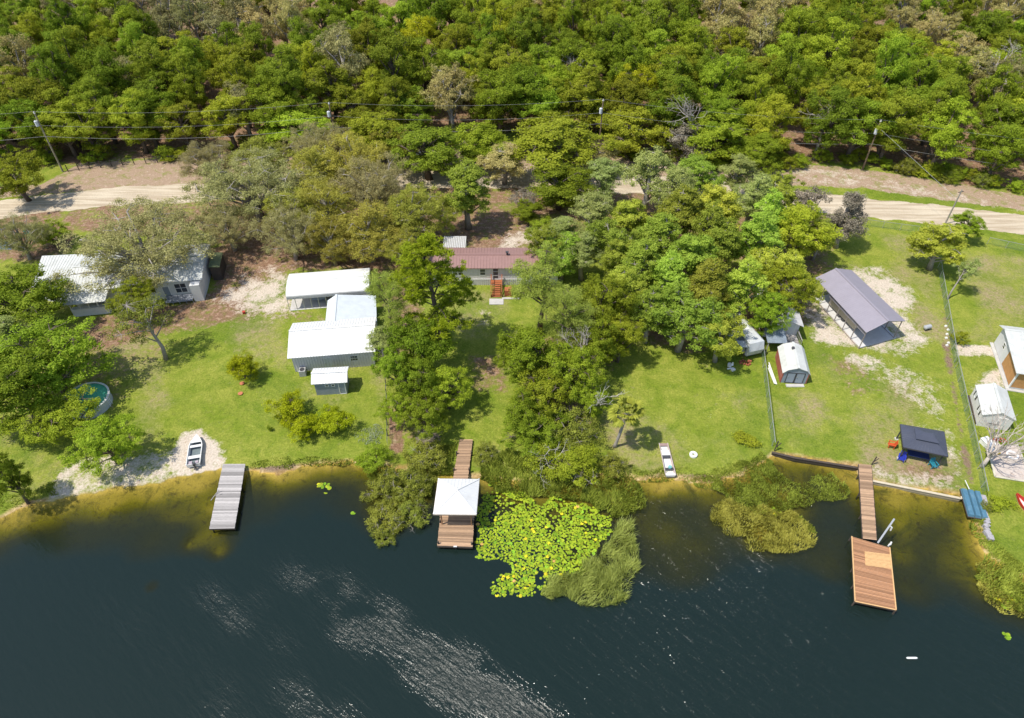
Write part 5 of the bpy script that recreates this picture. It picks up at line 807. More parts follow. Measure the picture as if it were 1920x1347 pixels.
def wallpanel(root, p, q, s0, s1, z0, z1, m, name, o=.02):
    p, q = V3(p), V3(q); d = (q-p).normalized(); n = Vector((d.y, -d.x, 0)); a, e = p + d*s0 + n*o, p + d*s1 + n*o; b = MB(); b.hexa([a + Vector((0, 0, z0)), e + Vector((0, 0, z0)), e - n*.015 + Vector((0, 0, z0)), a - n*.015 + Vector((0, 0, z0))], [a + Vector((0, 0, z1)), e + Vector((0, 0, z1)), e - n*.015 + Vector((0, 0, z1)), a - n*.015 + Vector((0, 0, z1))]); return b.build(name, m, root)
wallpanel(h, TH[3], TH[0], 4.4, 8.5, .25, 2.6, TAN, 'porch_screen'); wallpanel(h, TH[0], TH[1], .15, 11, .25, 2.6, TAN, 'porch_screen'); opening(h, TH[3], TH[0], 2.6, .8, 1.3, 2.1); b = MB(); b.beam(V3(TH[0]) + Vector((0, 0, 0)), V3(TH[0]) + Vector((-.02, -.02, 2.7)), .16); b.build('corner_post', TRIM, h)
b = MB(); b.prism([(60.5, 58.5), (72, 55.5), (72, 56.0), (61.0, 58.8), (63.4, 67.2), (63.0, 67.3)], -.03, .08); b.build('footing', CONC, h)
pat = WP([(1840, 824), (1866, 825), (1878, 838), (1906, 834), (1935, 906), (1865, 895), (1856, 860)]); b = MB(); b.prism([(p.x, p.y) for p in pat], -.05, .07); o = b.build('patio', mat('sandy_concrete', (.60, .52, .46), .85, .3, 2, stain=(.35, .22, .15), stain_amt=.8)); tag(o, 'sandy concrete patio stained with leaves under the leafless tree', 'patio')
b = MB(); [b.beam(p + Vector((0, 0, .1)), q + Vector((0, 0, .1)), .18, .1) for p, q in ((pat[6], pat[5]), (pat[5], pat[4]), (pat[3], pat[4]))]; o = b.build('patio_edging', mat('edging', (.62, .58, .45), .8)); tag(o, 'pale timber edging around the sandy patio', 'edging')
def ring(c, r0, r1, h, n=20, z=0.0):
    b = MB()
    for k in range(n): a0, a1 = 2*PI*k/n, 2*PI*(k+1)/n; q = lambda r, a, zz: Vector((c[0] + r*math.cos(a), c[1] + r*math.sin(a), zz)); b.hexa([q(r0, a0, z), q(r1, a0, z), q(r1, a1, z), q(r0, a1, z)], [q(r0, a0, z+h), q(r1, a0, z+h), q(r1, a1, z+h), q(r0, a1, z+h)])
    return b
p = W(1897, 855); o = ring(p, .45, .62, .12, z=.07).build('white_hoop', TRIM); tag(o, 'white hoop lying on the sandy patio', 'hoop'); p = W(1868, 853); b = ring(p, .0, .28, .35, 10, .07); o = b.build('yellow_bucket', mat('yellow_plastic', (.60, .42, .05), .5)); tag(o, 'yellow bucket on the sandy patio corner', 'bucket')
p = W(1873, 829); b = MB(); [b.tube([p + Vector((-.8 + k*.4, .1*k, .05)), p + Vector((-.5 + k*.35, .35, .3)), p + Vector((-.2 + k*.35, -.1, .08))], .06, 5) for k in range(4)]; o = b.build('red_hose', mat('red_plastic', (.5, .06, .04), .5)); tag(o, 'tangle of red hose at the back of the sandy patio', 'hose'); p = W(1849, 835); b = MB(); b.box((p.x, p.y, .3), (.9, 1.3, .6), .3); b.box((p.x+.2, p.y-.9, .15), (.6, .7, .3), .9); b.box((p.x, p.y, .63), (1.0, 1.4, .05), .3); o = b.build('white_tub', TRIM); tag(o, 'white storage tub stack beside the leafless tree', 'tub')
p = W(1300, 853, .1); o = ring(p, .16, .44, .22).build('planter_ring', TRIM); tag(o, 'small white ring planter on the lawn right of the flat boat', 'planter')
# pool
p = W(160, 748, 1.1); pl = thing('round_pool', 'round above-ground pool with teal cover under the large left tree', 'pool', (p.x, p.y, 0)); ring(p, 2.55, 2.62, 1.2, 40).build('pool_wall', mat('pool_wall', (.55, .58, .6), .5), pl); ring(p, 2.48, 2.70, .05, 40, 1.2).build('rim', TRIM, pl); b = MB(); b.tube([(p.x, p.y, 1.02), (p.x, p.y, 1.1)], 2.53, 40); b.build('cover', mat('teal_cover', (.13, .60, .38), .5, .25, 1.2, bump=.2, bscale=2), pl)
b = MB(); [b.beam((p.x+2.72, p.y+s, 0), (p.x+2.52, p.y+s, 1.6), .05) for s in (-.25, .25)]; [b.beam((p.x+2.68, p.y-.25, .3*k), (p.x+2.68, p.y+.25, .3*k), .05) for k in range(1, 5)]; b.build('ladder', TRIM, pl)
# ------------------------------------------------------------------ gazebo with garden chairs
h = thing('gazebo', 'charcoal hard-top gazebo on slim legs by the right lakeshore', 'gazebo', (45.2, 48.9, 0)); Q = [Vector((42.6, 47.75, 2.2)), Vector((46.85, 46.45, 2.2)), Vector((48.05, 49.95, 2.2)), Vector((43.65, 51.05, 2.2))]; cg = sum(Q, Vector())/4; IN = [cg.lerp(q, .45) + Vector((0, 0, .62)) for q in Q]; b = MB()
for i in range(4): j = (i+1) % 4; b.ribbed(Q[i], Q[j], IN[j], IN[i], 12 if i % 2 == 0 else 10, .04, .012)
b.build('roof', DARKR, h); b = MB(); IN2 = [cg.lerp(q, .52) + Vector((0, 0, .78)) for q in Q]; r0, r1 = (IN2[0]+IN2[3])/2, (IN2[1]+IN2[2])/2; ra, rb_ = r0.lerp(r1, .3) + Vector((0, 0, .38)), r0.lerp(r1, .7) + Vector((0, 0, .38))
b.slab(IN2[0], IN2[1], rb_, ra, .03); b.slab(IN2[2], IN2[3], ra, rb_, .03); b.hexa([p - Vector((0, 0, .03)) for p in (IN2[3], IN2[0], ra)], [IN2[3], IN2[0], ra]); b.hexa([p - Vector((0, 0, .03)) for p in (IN2[1], IN2[2], rb_)], [IN2[1], IN2[2], rb_]); b.build('top_vent', DARKR, h)
b = MB(); [b.beam(Q[i] - Vector((0, 0, .08)), Q[(i+1) % 4] - Vector((0, 0, .08)), .1, .14) for i in range(4)]; b.build('eave_beam', DTRIM, h)
for q in Q:
    c = cg.lerp(q, .86); b = MB(); b.box((c.x, c.y, 1.08), (.12, .12, 2.2), -.3); leg = b.build('leg', DTRIM, h); b = MB(); b.box((c.x, c.y, .04), (.38, .38, .14), -.3); b.build('foot_block', CONC, leg)
def chair(label, m, x, y, rz, name='garden_chair'):
    t = thing(name, label, 'chair', (x, y, 0), None, rz); b = MB()
    for k in range(5): b.box((0, -.22 + k*.12, .42 - .02*k), (.56, .1, .03))
    b.build('seat', m, t, local=True); b = MB()
    for k in range(5): b.box((-.24 + k*.12, -.38, .72), (.1, .03, .68), tilt=R(14))
    b.build('backrest', m, t, local=True)
    for sx in (-1, 1): b = MB(); b.box((sx*.33, -.02, .62), (.12, .7, .03)); b.build('armrest', m, t, local=True); b = MB(); b.box((sx*.3, .25, .3), (.05, .08, .62)); b.build('leg', m, t, local=True); b = MB(); b.box((sx*.3, -.3, .2), (.05, .08, .42)); b.build('leg', m, t, local=True)
chair('royal blue garden chair at the front left gazebo leg', mat('blue_plastic', (.03, .05, .42), .5), 43.1, 47.7, 2.6); chair('teal garden chair at the front right gazebo leg', mat('teal_plastic', (.03, .25, .33), .5), 46.2, 46.75, 3.3); chair('orange-red garden chair at the left side of the gazebo', mat('orange_plastic', (.62, .10, .03), .5), 42.75, 49.6, 1.2)
tb = thing('patio_table', 'long dark navy table beneath the charcoal gazebo', 'table', (44.9, 47.9, 0)); b = MB(); b.box((44.9, 47.9, .74), (2.2, .9, .05), R(-17)); b.build('tabletop', mat('navy', (.025, .04, .14), .4), tb); [(lambda m_: (m_.box((44.9 + x*math.cos(R(-17)) - y*math.sin(R(-17)), 47.9 + x*math.sin(R(-17)) + y*math.cos(R(-17)), .36), (.07, .07, .72)), m_.build('leg', DTRIM, tb)))(MB()) for x in (-1, 1) for y in (-.35, .35)]
# ------------------------------------------------------------------ docks
def piles(root, pts, z1, r=.09, m=None, z0=-1.6):
    for p in pts: b = MB(); b.tube([(p[0], p[1], z0), (p[0], p[1], z1)], r, 8); b.build('piling', m or DARKW, root)
def quad_px(l, z): return [W(x, y, z) for x, y in l]
d = thing('grey_dock', 'weathered grey plank dock beside the white beach', 'dock', (-30, 43, 0)); q = quad_px([(392, 992), (440, 991), (460, 870), (418, 870)], .35); b = MB(); b.planks(q[0], q[1], q[2], q[3], 46, rng=random.Random(3), spread=.45); b.build('deck_boards', GREYW, d)
b = MB(); b.beam(q[0] + Vector((.1, .1, -.13)), q[3] + Vector((.1, 0, -.13)), .08, .18); b.beam(q[1] + Vector((-.1, .1, -.13)), q[2] + Vector((-.1, 0, -.13)), .08, .18); b.beam(q[0] + Vector((0, .03, -.13)), q[1] + Vector((0, .03, -.13)), .08, .18); b.build('stringer', DARKW, d); piles(d, [q[0].lerp(q[3], t) + Vector((.15, 0, 0)) for t in (.04, .35, .66, .95)] + [q[1].lerp(q[2], t) - Vector((.15, 0, 0)) for t in (.04, .35, .66, .95)], .28)
b = MB(); p = W(404, 930, .2); b.beam(p + Vector((-.5, -.3, -.4)), p + Vector((.4, .4, .5)), .06); b.beam(p, p + Vector((.7, .1, .25)), .05); o = b.build('driftwood_stick', GREYW); tag(o, 'bent grey stick against the left side of the grey dock', 'stick')
d = thing('roofed_dock', 'brown plank dock with square white hip roof and shore walkway', 'dock', (-5.5, 43, 0)); b = MB(); b.planks((-6.35, 44.8, .35), (-4.75, 44.8, .35), (-4.45, 50.4, .35), (-5.95, 50.4, .35), 38, rng=random.Random(4), spread=.4); b.build('walkway', BROWNW, d)
b = MB(); b.planks((-7.4, 36.75, .35), (-3.9, 36.6, .35), (-3.85, 44.8, .35), (-7.35, 44.8, .35), 56, rng=random.Random(5), spread=.45); b.build('deck_boards', BROWNW, d)
b = MB(); [b.beam(p, q, .08, .2) for p, q in (((-7.3, 36.8, .2), (-7.25, 44.8, .2)), ((-4.0, 36.7, .2), (-3.95, 44.8, .2)), ((-7.4, 36.72, .2), (-3.9, 36.57, .2)), ((-6.3, 44.8, .2), (-5.9, 50.4, .2)), ((-4.8, 44.8, .2), (-4.5, 50.4, .2)))]; b.build('stringer', DARKW, d); piles(d, [(-7.3, 36.95), (-3.98, 36.85), (-7.3, 39.4), (-3.98, 39.4), (-6.3, 46), (-4.65, 46), (-6.15, 48.3), (-4.5, 48.3)], .75); piles(d, [(-5.6, 36.8)], .3)
for x, y in ((-7.1, 39.2), (-4.1, 39.1), (-7.05, 42.4), (-4.1, 42.4)): b = MB(); b.box((x, y, 1.65), (.13, .13, 2.7)); b.build('post', PINE_W, d)
Q = [Vector((-7.75, 38.65, 2.95)), Vector((-3.5, 38.6, 2.95)), Vector((-3.35, 42.9, 2.95)), Vector((-7.6, 42.95, 2.95))]; ap = Vector((-5.5, 40.85, 3.85)); b = MB()
for i in range(4):
    u, v = Q[i], Q[(i+1) % 4]
    b.hexa([u - Vector((0, 0, .05)), v - Vector((0, 0, .05)), ap - Vector((0, 0, .05))], [u, v, ap])
    for k in range(1, 12):
        t = k/12; e = u.lerp(v, t); mid = u.lerp(v, .5); s_ = 1 - abs(t-.5)*2; top_ = e + (ap-mid)*s_; b.beam(e + Vector((0, 0, .012)), top_ + Vector((0, 0, .012)), .035, .02)
rf = b.build('hip_roof', WHITE_R, d); b = MB(); [b.beam(q + Vector((0, 0, .03)), ap + Vector((0, 0, .04)), .12, .03) for q in Q]; b.build('hip_cap', WHITE_R, rf); b = MB(); [b.beam(Q[i] - Vector((0, 0, .1)), Q[(i+1) % 4] - Vector((0, 0, .1)), .05, .14) for i in range(4)]; b.build('fascia', mat('fascia_cream', (.6, .5, .38), .7), rf)
b = MB(); b.box((-5.6, 36.58, .42), (.35, .1, .12)); b.build('cleat', TRIM, d)
d = thing('long_dock', 'long brown dock with wide swim platform on the right', 'dock', (35, 40, 0)); q = quad_px([(1618, 1010), (1644, 1013), (1634, 872), (1610, 870)], .45); b = MB(); b.planks(q[0], q[1], q[2], q[3], 62, rng=random.Random(7), spread=.45); b.build('walkway', BROWNW, d); s1 = q
q = quad_px([(1603, 1128), (1680, 1144), (1668, 1027), (1597, 1006)], .47); b = MB(); b.planks(q[0], q[1], q[2], q[3], 50, rng=random.Random(8), spread=.4); b.build('platform_boards', mat('rust_boards', (.46, .235, .12), .8, .35, 4, tone=.4, stretch=(1, 8, 1), stain=(.3, .24, .2)), d)
n = b = MB(); e0, e1 = q[3].lerp(q[0], .22), q[3].lerp(q[0], .44); f0, f1 = q[2].lerp(q[1], .12), q[2].lerp(q[1], .36); b.planks(e1.lerp(f1, .32) + Vector((0, 0, .03)), f1 + Vector((0, 0, .03)), f0 + Vector((0, 0, .03)), e0.lerp(f0, .32) + Vector((0, 0, .03)), 11, rng=random.Random(9), spread=.25, base=.8); b.build('new_boards', mat('new_boards', (.60, .37, .17), .8, .2, 4, tone=.2), d)
b = MB(); [b.beam(u + Vector((0, 0, -.12)), v + Vector((0, 0, -.12)), .08, .2) for u, v in ((q[0], q[1]), (q[0], q[3]), (q[1], q[2]), (s1[0], s1[3]), (s1[1], s1[2]))]; b.build('stringer', DARKW, d); b = MB(); b.beam(q[0] + Vector((0, 0, .03)), q[3] + Vector((0, 0, .03)), .1, .06, .9); b.beam(q[0] + Vector((0, 0, .03)), q[1] + Vector((0, 0, .03)), .1, .06, .9); b.beam(q[1] + Vector((0, 0, .03)), q[2] + Vector((0, 0, .03)), .1, .06, .9); b.build('edge_board', mat('new_boards', (1, 1, 1)), d)
piles(d, [q[0], q[1], q[3].lerp(q[0], .5), q[3].lerp(q[0], .75), q[2].lerp(q[1], .5), q[3], q[2]] + [s1[0].lerp(s1[3], t) for t in (.3, .6, .85)] + [s1[1].lerp(s1[2], t) for t in (.3, .6, .85)], .35, .08)
p0 = W(1646, 1018, .5); p1 = W(1677, 973, 3.0); bl = thing('boat_lift_post', 'tilted pale steel post with a strap beside the long dock', 'post', p0); b = MB(); b.beam(p0, p1, .16, .16); b.build('arm', STEEL, bl); b = MB(); m_ = p0.lerp(p1, .72); b.tube([m_, m_ + Vector((.25, -.1, -.2)), m_ + Vector((.3, -.1, -.7))], .08, 6); b.build('strap', TRIM, bl)
p = W(1668, 1022, .6); b = MB(); b.box(tuple(p), (.3, .12, .3), .4); b.box(tuple(p + Vector((.1, .1, .2))), (.12, .12, .25)); o = b.build('dock_fender', TRIM); tag(o, 'small white fender at the back right corner of the swim platform', 'fender')
p = W(1710, 1234, WZ+.1); b = MB(); b.tube([p + Vector((-.5, 0, 0)), p + Vector((-.38, 0, 0)), p + Vector((.38, 0, 0)), p + Vector((.5, 0, 0))], [.03, .09, .09, .03], 10); o = b.build('float_buoy', TRIM); tag(o, 'white stick buoy floating alone in front of the right dock', 'buoy')
# seawalls
for lab, pts, m, hh in (('dark timber seawall from the short fence to the long dock', [(1447, 850), (1490, 860), (1540, 868), (1608, 879)], DARKW, .14), ('pale timber seawall right of the long dock', [(1635, 903), (1700, 916), (1800, 936), (1816, 925)], mat('seawall_pale', (.48, .40, .28), .85, .3, 3), .12)):
    t = thing('seawall', lab, 'seawall', W(*pts[0])); b = MB(); c = MB(); P_ = WP(pts)
    for u, v in zip(P_, P_[1:]):
        b.beam(u + Vector((0, 0, -.45)), v + Vector((0, 0, -.45)), .1, 1.1); c.beam(u + Vector((0, 0, hh)), v + Vector((0, 0, hh)), .26, .07)
    b.build('planking', m, t); c.build('cap_board', m if hh > .13 else mat('seawall_cap', (.60, .52, .38), .8), t)
p = W(1452, 845); b = MB(); b.beam(p, p + Vector((.1, .1, 1.5)), .09); b.beam(p + Vector((.05, 0, .6)), p + Vector((.5, .1, 1.2)), .07); o = b.build('mooring_post', DARKW); tag(o, 'short dark forked post at the seawall corner', 'post')
p = W(1634, 872); b = MB(); b.beam(p, p + Vector((.15, .1, 1.3)), .09); b.beam(p + Vector((.05, 0, .5)), p + Vector((.5, .1, 1.0)), .07); o = b.build('mooring_post', DARKW); tag(o, 'short dark forked post where the long dock meets the lawn', 'post')
# ------------------------------------------------------------------ boats
def hull(root, L, Wd, H, m, bow=1.2, taper=.0, name='hull', flare=.12, square=False):
    """open hull along +y, bow at +y, local coords"""
    b = MB(); n = 9; sec = []
    for i in range(n):
        t = i/(n-1); y = -L/2 + L*t; w = Wd/2*(1 - taper*t)
        if not square and t > .62: u = (t-.62)/.38; w *= max(.03, (1-u**1.7))
        z0 = .02 + (.18*max(0, (t-.75)/.25) if not square else .16*max(0, (t-.85)/.15) + .05*max(0, (.1-t)/.1)); sh = H + (.10*max(0, (t-.6)/.4) if not square else 0); sec.append((y, w, z0, sh))
    k = .045
    for (y0, w0, a0, h0), (y1, w1, a1, h1) in zip(sec, sec[1:]):
        for s in (-1, 1):
            b.hexa([(s*w0*(1-flare), y0, a0), (s*w1*(1-flare), y1, a1), (s*(w1*(1-flare)-k), y1, a1), (s*(w0*(1-flare)-k), y0, a0)], [(s*w0, y0, h0), (s*w1, y1, h1), (s*(w1-k), y1, h1), (s*(w0-k), y0, h0)])
            b.hexa([(s*(w0+.03), y0, h0), (s*(w1+.03), y1, h1), (s*max(w1-.06, 0), y1, h1), (s*max(w0-.06, 0), y0, h0)], [(s*(w0+.03), y0, h0+.03), (s*(w1+.03), y1, h1+.03), (s*max(w1-.06, 0), y1, h1+.03), (s*max(w0-.06, 0), y0, h0+.03)])
    o = b.build(name, m, root, local=True); b = MB()
    for (y0, w0, a0, h0), (y1, w1, a1, h1) in zip(sec, sec[1:]): w0 *= 1-flare; w1 *= 1-flare; b.hexa([(-w0, y0, a0-.02), (w0, y0, a0-.02), (w1, y1, a1-.02), (-w1, y1, a1-.02)], [(-w0, y0, a0+.03), (w0, y0, a0+.03), (w1, y1, a1+.03), (-w1, y1, a1+.03)])
    y, w, z0, sh = sec[0]; return o, b, sec
BW = mat('boat_white', (.74, .73, .70), .45, .12, 2, stain=(.5, .47, .42)); BGR = mat('boat_floor', (.16, .20, .21), .7, .3, 4)
p = W(367, 846, .2); bt = thing('rowing_boat', 'white pointed rowing boat pulled up on the white beach', 'boat', (p.x, p.y, .02), None, R(13)); o, fl, sec = hull(bt, 4.3, 1.45, .48, BW); fl.build('floor', BGR, bt, local=True)
b = MB(); b.box((0, -2.13, .27), (1.38, .06, .46)); b.build('transom', BW, bt, local=True)
for y, w, l in ((.55, 1.3, .34), (-1.05, 1.34, .42)): b = MB(); b.box((0, y, .4), (w, l, .05)); b.build('bench_seat', BW, bt, local=True)
b = MB(); b.hexa([(-.62, 1.0, .46), (.62, 1.0, .46), (.28, 1.75, .5), (.02, 2.1, .55), (-.02, 2.1, .55), (-.28, 1.75, .5)], [(-.62, 1.0, .52), (.62, 1.0, .52), (.28, 1.75, .56), (.02, 2.1, .61), (-.02, 2.1, .61), (-.28, 1.75, .56)]); b.build('bow_deck', BW, bt, local=True)
b = MB(); b.box((.15, -2.25, .55), (.22, .28, .3)); b.box((.15, -2.28, .2), (.1, .12, .6)); b.box((.15, -2.45, -.02), (.3, .2, .04)); b.build('outboard_motor', DTRIM, bt, local=True); b = MB(); b.box((-.35, -1.75, .2), (.35, .4, .3)); b.box((.3, -1.7, .18), (.3, .3, .28), .3); b.build('tackle_box', mat('mauve_box', (.45, .38, .42), .6), bt, local=True)
p = W(1250, 863, .15); bt = thing('flat_boat', 'long flat square-ended boat lying on the lawn near the palm', 'boat', (p.x, p.y, .02), None, R(1)); o, fl, sec = hull(bt, 4.5, 1.12, .36, mat('boat_taupe', (.52, .43, .39), .6, .2, 3), taper=.12, square=True); fl.build('floor', BW, bt, local=True)
for y, l, m in ((-2.1, .32, BW), (2.05, .36, mat('seat_mauve', (.36, .25, .23), .7)), (.35, .3, DSTEEL), (-1.35, .25, DSTEEL), (.9, .75, BW)): b = MB(); b.box((0, y, .3), (.98 - .03*y, l, .08)); b.build('bench_seat', m, bt, local=True)
b = MB(); b.tube([(.1, -1.2, .34), (.1, -1.2, .52)], .2, 14); b.build('teal_bucket', mat('teal_pale', (.2, .48, .47), .5), bt, local=True)
p0, p1 = W(1821, 925, .3), W(1833, 965, .3); c = (p0+p1)/2; bt = thing('covered_boat', 'boat under a ribbed slate-blue cover at the right shore', 'boat', (c.x, c.y, 0), None, math.atan2(p0.y-p1.y, p0.x-p1.x) - PI/2); b = MB()
for k in range(3): x0 = -.95 + k*.64; b.hexa([(x0, -1.75, .1), (x0+.6, -1.75, .1), (x0+.6, 1.75, .1), (x0, 1.75, .1)], [(x0+.08, -1.65, .46 + .04*(k == 1)), (x0+.52, -1.65, .46), (x0+.52, 1.7, .46), (x0+.08, 1.7, .46)])
b.build('cover', mat('cover_blue', (.085, .20, .29), .5, .2, 3, stain=(.2, .3, .35)), bt, local=True); b = MB(); b.box((0, 0, .12), (1.95, 3.6, .12)); b.build('hull', DARKW, bt, local=True); b = MB(); b.beam((-.2, 1.7, .5), (-.6, 2.5, .9), .06); b.build('pole', TRIM, bt, local=True)
p = W(1931, 956, .3); bt = thing('red_canoe', 'red canoe partly cut off by the right edge of the lawn', 'canoe', (p.x, p.y, 0), None, R(10)); o, fl, sec = hull(bt, 4.0, .95, .38, mat('canoe_red', (.50, .045, .03), .4, .15)); fl.build('floor', BW, bt, local=True)
# ------------------------------------------------------------------ utility poles and wires
TOPS = []
def pole(base, H, lab, seed):
    t = thing('utility_pole', lab, 'utility pole', base, 'wooden utility poles along the road'); b = MB(); top = base + Vector((0, 0, H)); b.tube([base + Vector((0, 0, -.3)), top], [.17, .11], 8); b.build('pole_shaft', mat('pole_wood', (.24, .17, .11), .85, .35, 4) if seed else mat('pole_pale', (.34, .31, .22), .85, .3, 4), t)
    b = MB(); b.tube([top, top + Vector((0, 0, .35))], [.06, .09], 8); b.box(tuple(top + Vector((.0, 0, .1))), (.35, .1, .1)); b.build('insulator', TRIM, t); tr = MB(); c = top + Vector((-.3, -.25, -2.1)); tr.tube([c, c + Vector((0, 0, .9))], .28, 12); tr.tube([c + Vector((0, 0, .9)), c + Vector((0, 0, 1.05))], [.2, .06], 10); tf = tr.build('transformer', mat('transformer_grey', (.62, .64, .67), .4, .1), t)
    b = MB(); b.tube([c + Vector((.1, 0, 1)), c + Vector((.15, 0, 1.25))], [.05, .03], 6); b.build('bushing', DTRIM, tf); TOPS.append(top)
pb = [W(118, 322), W(617, 196, 10.8), W(1131, 190, 10.8), W(1617, 318)]; pb[1].z = pb[2].z = 0
pole(pb[0], 10.8, 'leftmost pale utility pole above the sandy road', 0); pole(pb[1], 10.8, 'second utility pole from the left, foot hidden by trees', 1); pole(pb[2], 10.8, 'third utility pole rising out of the wood edge', 1); pole(pb[3], 9.0, 'rightmost utility pole with red-brown shaft on the verge', 2)
ends = [W(-420, 330) + Vector((0, 0, 10.8)), W(2330, 420) + Vector((0, 0, 10.5))]
for k, (dz, lab) in enumerate(((.35, 'topmost power line along the utility poles'), (-2.0, 'middle power line along the utility poles'), (-4.0, 'lowest cable along the utility poles'))):
    P_ = [ends[0]] + TOPS + [ends[1]]; b = MB()
    for u, v in zip(P_, P_[1:]): b.tube([u.lerp(v, t/10) + Vector((.0, -.2 if k else 0, dz - 4*(1.1 + .2*k)*(t/10)*(1-t/10)*.8)) for t in range(11)], .014 + .006*(k == 2), 4, cap=False)
    o = b.build('power_line', mat('cable', (.30, .30, .30), .6)); tag(o, lab, 'power line')
b = MB(); tp = TOPS[3] + Vector((0, 0, -1)); e = W(1710, 300); b.tube([tp, tp.lerp(e, .5) + Vector((0, 0, -.3)), e], .03, 4); b.tube([tp, W(1790, 370, 6.0)], .02, 4); o = b.build('guy_wire', STEEL); tag(o, 'pale guy wire slanting down from the rightmost utility pole', 'wire')
sp = W(1772, 420); t = thing('short_pole', 'short grey service pole across the road behind the bright oak', 'pole', sp); b = MB(); b.tube([sp, sp + Vector((0, 0, 6.2))], [.13, .09], 8); b.build('shaft', BARKG, t); b = MB(); b.beam(sp + Vector((-.4, 0, 5.7)), sp + Vector((.4, 0, 5.9)), .08); b.build('crossarm', DTRIM, t)
# ------------------------------------------------------------------ fences
def chain_fence(lab, pts, H=1.25, dens=.11, m=None, post=2.6, rail=True):
    P_ = WP(pts); t = thing('chain_fence', lab, 'fence', P_[0]); msh = MB(); rl = MB(); np_ = 0
    for u, v in zip(P_, P_[1:]):
        L = (v-u).length; d = (v-u)/L; n = Vector((-d.y, d.x, 0)); k = int(L/dens)
        for i in range(k):
            for sg in (1, -1):
                a = u + d*(i*dens); e = a + d*(H*.8*sg) + Vector((0, 0, H)); s = (e-u).dot(d)
                if s < 0 or s > L: continue
                w = d*.014; msh.face([a + n*.006*sg + Vector((0, 0, .03)), a + w + n*.006*sg + Vector((0, 0, .03)), e + w + n*.006*sg, e + n*.006*sg])
        if rail: rl.beam(u + Vector((0, 0, H)), v + Vector((0, 0, H)), .05)
        for i in range(int(L/post)+1): q = u + d*min(L, i*post); b = MB(); b.tube([q - Vector((0, 0, .1)), q + Vector((0, 0, H+.06))], .035, 6); b.build('post', STEEL, t)
    msh.build('wire_mesh', m or mat('green_wire', (.20, .33, .25), .5, .2, 3), t)
    if rail: rl.build('top_rail', STEEL, t)
chain_fence('short green chain fence from the camper trailer to the seawall corner', [(1421, 615), (1430, 690), (1448, 845)], 1.4, .085)
chain_fence('long green chain fence running down to the lake on the right', [(1758, 502), (1776, 610), (1790, 690), (1812, 790), (1832, 880), (1843, 935)], 1.3, .085)
chain_fence('thin roadside chain fence left of the bright oak', [(1622, 424), (1720, 437)], 1.2, .14); chain_fence('thin roadside chain fence right of the bright oak', [(1850, 458), (1925, 474), (2100, 510)], 1.2, .14)
t = thing('lake_barrier', 'crumbling grey barrier where the long fence enters the lake', 'barrier', W(1845, 960)); b = MB(); q = WP([(1842, 935), (1846, 965), (1850, 1000), (1856, 1014)]); rr = random.Random(1)
for u, v in zip(q, q[1:]):
    for k in range(6): c = u.lerp(v, k/6); b.box((c.x + rr.uniform(-.08, .08), c.y, -.15 + rr.uniform(-.05, .1)), (rr.uniform(.35, .6), .42, .9), rr.uniform(-.4, .4), rr.random())
b.build('stones', mat('barrier_grey', (.42, .40, .42), .85, .35, 4), t)
t = thing('wire_fence', 'low wooden post fence along the wood edge on the left', 'fence', W(130, 320)); q = WP([(128, 322), (230, 310), (340, 303), (440, 296), (540, 283)]); b = MB()
for u, v in zip(q, q[1:]):
    [b.tube([u + Vector((0, 0, z)), v + Vector((0, 0, z))], .015, 3) for z in (.4, .8, 1.15)]
    for k in range(5): c = u.lerp(v, k/5); pb_ = MB(); pb_.beam(c - Vector((0, 0, .1)), c + Vector((.0, 0, 1.3)), .12); pb_.build('post', DARKW, t)
b.build('strand', DSTEEL, t)
t = thing('line_fence', 'sagging wire fence down the left border of the centre lot', 'fence', W(727, 740)); q = WP([(722, 690), (726, 760), (727, 838)]); b = MB(); [b.tube([u + Vector((0, 0, z)), v + Vector((0, 0, z))], .015, 3) for u, v in zip(q, q[1:]) for z in (.3, .7, 1.0)]; b.build('strand', DSTEEL, t)
for u, v in zip(q, q[1:]):
    for k in range(4): c = u.lerp(v, k/4); b = MB(); b.beam(c, c + Vector((.02, 0, 1.15)), .09); b.build('post', DARKW, t)
# odds and ends
p = W(1737, 618); t = thing('propane_tank', 'grey propane tank beside the slate carport', 'tank', p); b = MB(); b.tube([p + Vector((-.5, -.15, .45)), p + Vector((-.4, -.12, .45)), p + Vector((.4, .12, .45)), p + Vector((.5, .15, .45))], [.1, .3, .3, .1], 12); b.build('vessel', mat('tank_grey', (.45, .46, .48), .4), t); b = MB(); b.box((p.x-.3, p.y-.1, .1), (.1, .5, .25)); b.box((p.x+.3, p.y+.1, .1), (.1, .5, .25)); b.build('cradle', DTRIM, t)
p = W(1800, 290); 
p = W(798, 300, 0); p = W(797, 290, 1.2); t = thing('parked_car', 'white car parked on the road beneath the dark oak', 'car', (p.x, p.y, 0)); b = MB(); x, y = p.x, p.y
b.hexa([(x-2.2, y-.9, .35), (x+2.2, y-.9, .35), (x+2.2, y+.9, .35), (x-2.2, y+.9, .35)], [(x-2.2, y-.85, .9), (x+2.2, y-.85, .9), (x+2.2, y+.85, .9), (x-2.2, y+.85, .9)]); b.hexa([(x-1.6, y-.82, .9), (x+1.1, y-.82, .9), (x+1.1, y+.82, .9), (x-1.6, y+.82, .9)], [(x-1.2, y-.68, 1.45), (x+.6, y-.68, 1.45), (x+.6, y+.68, 1.45), (x-1.2, y+.68, 1.45)]); b.build('body', BW, t)
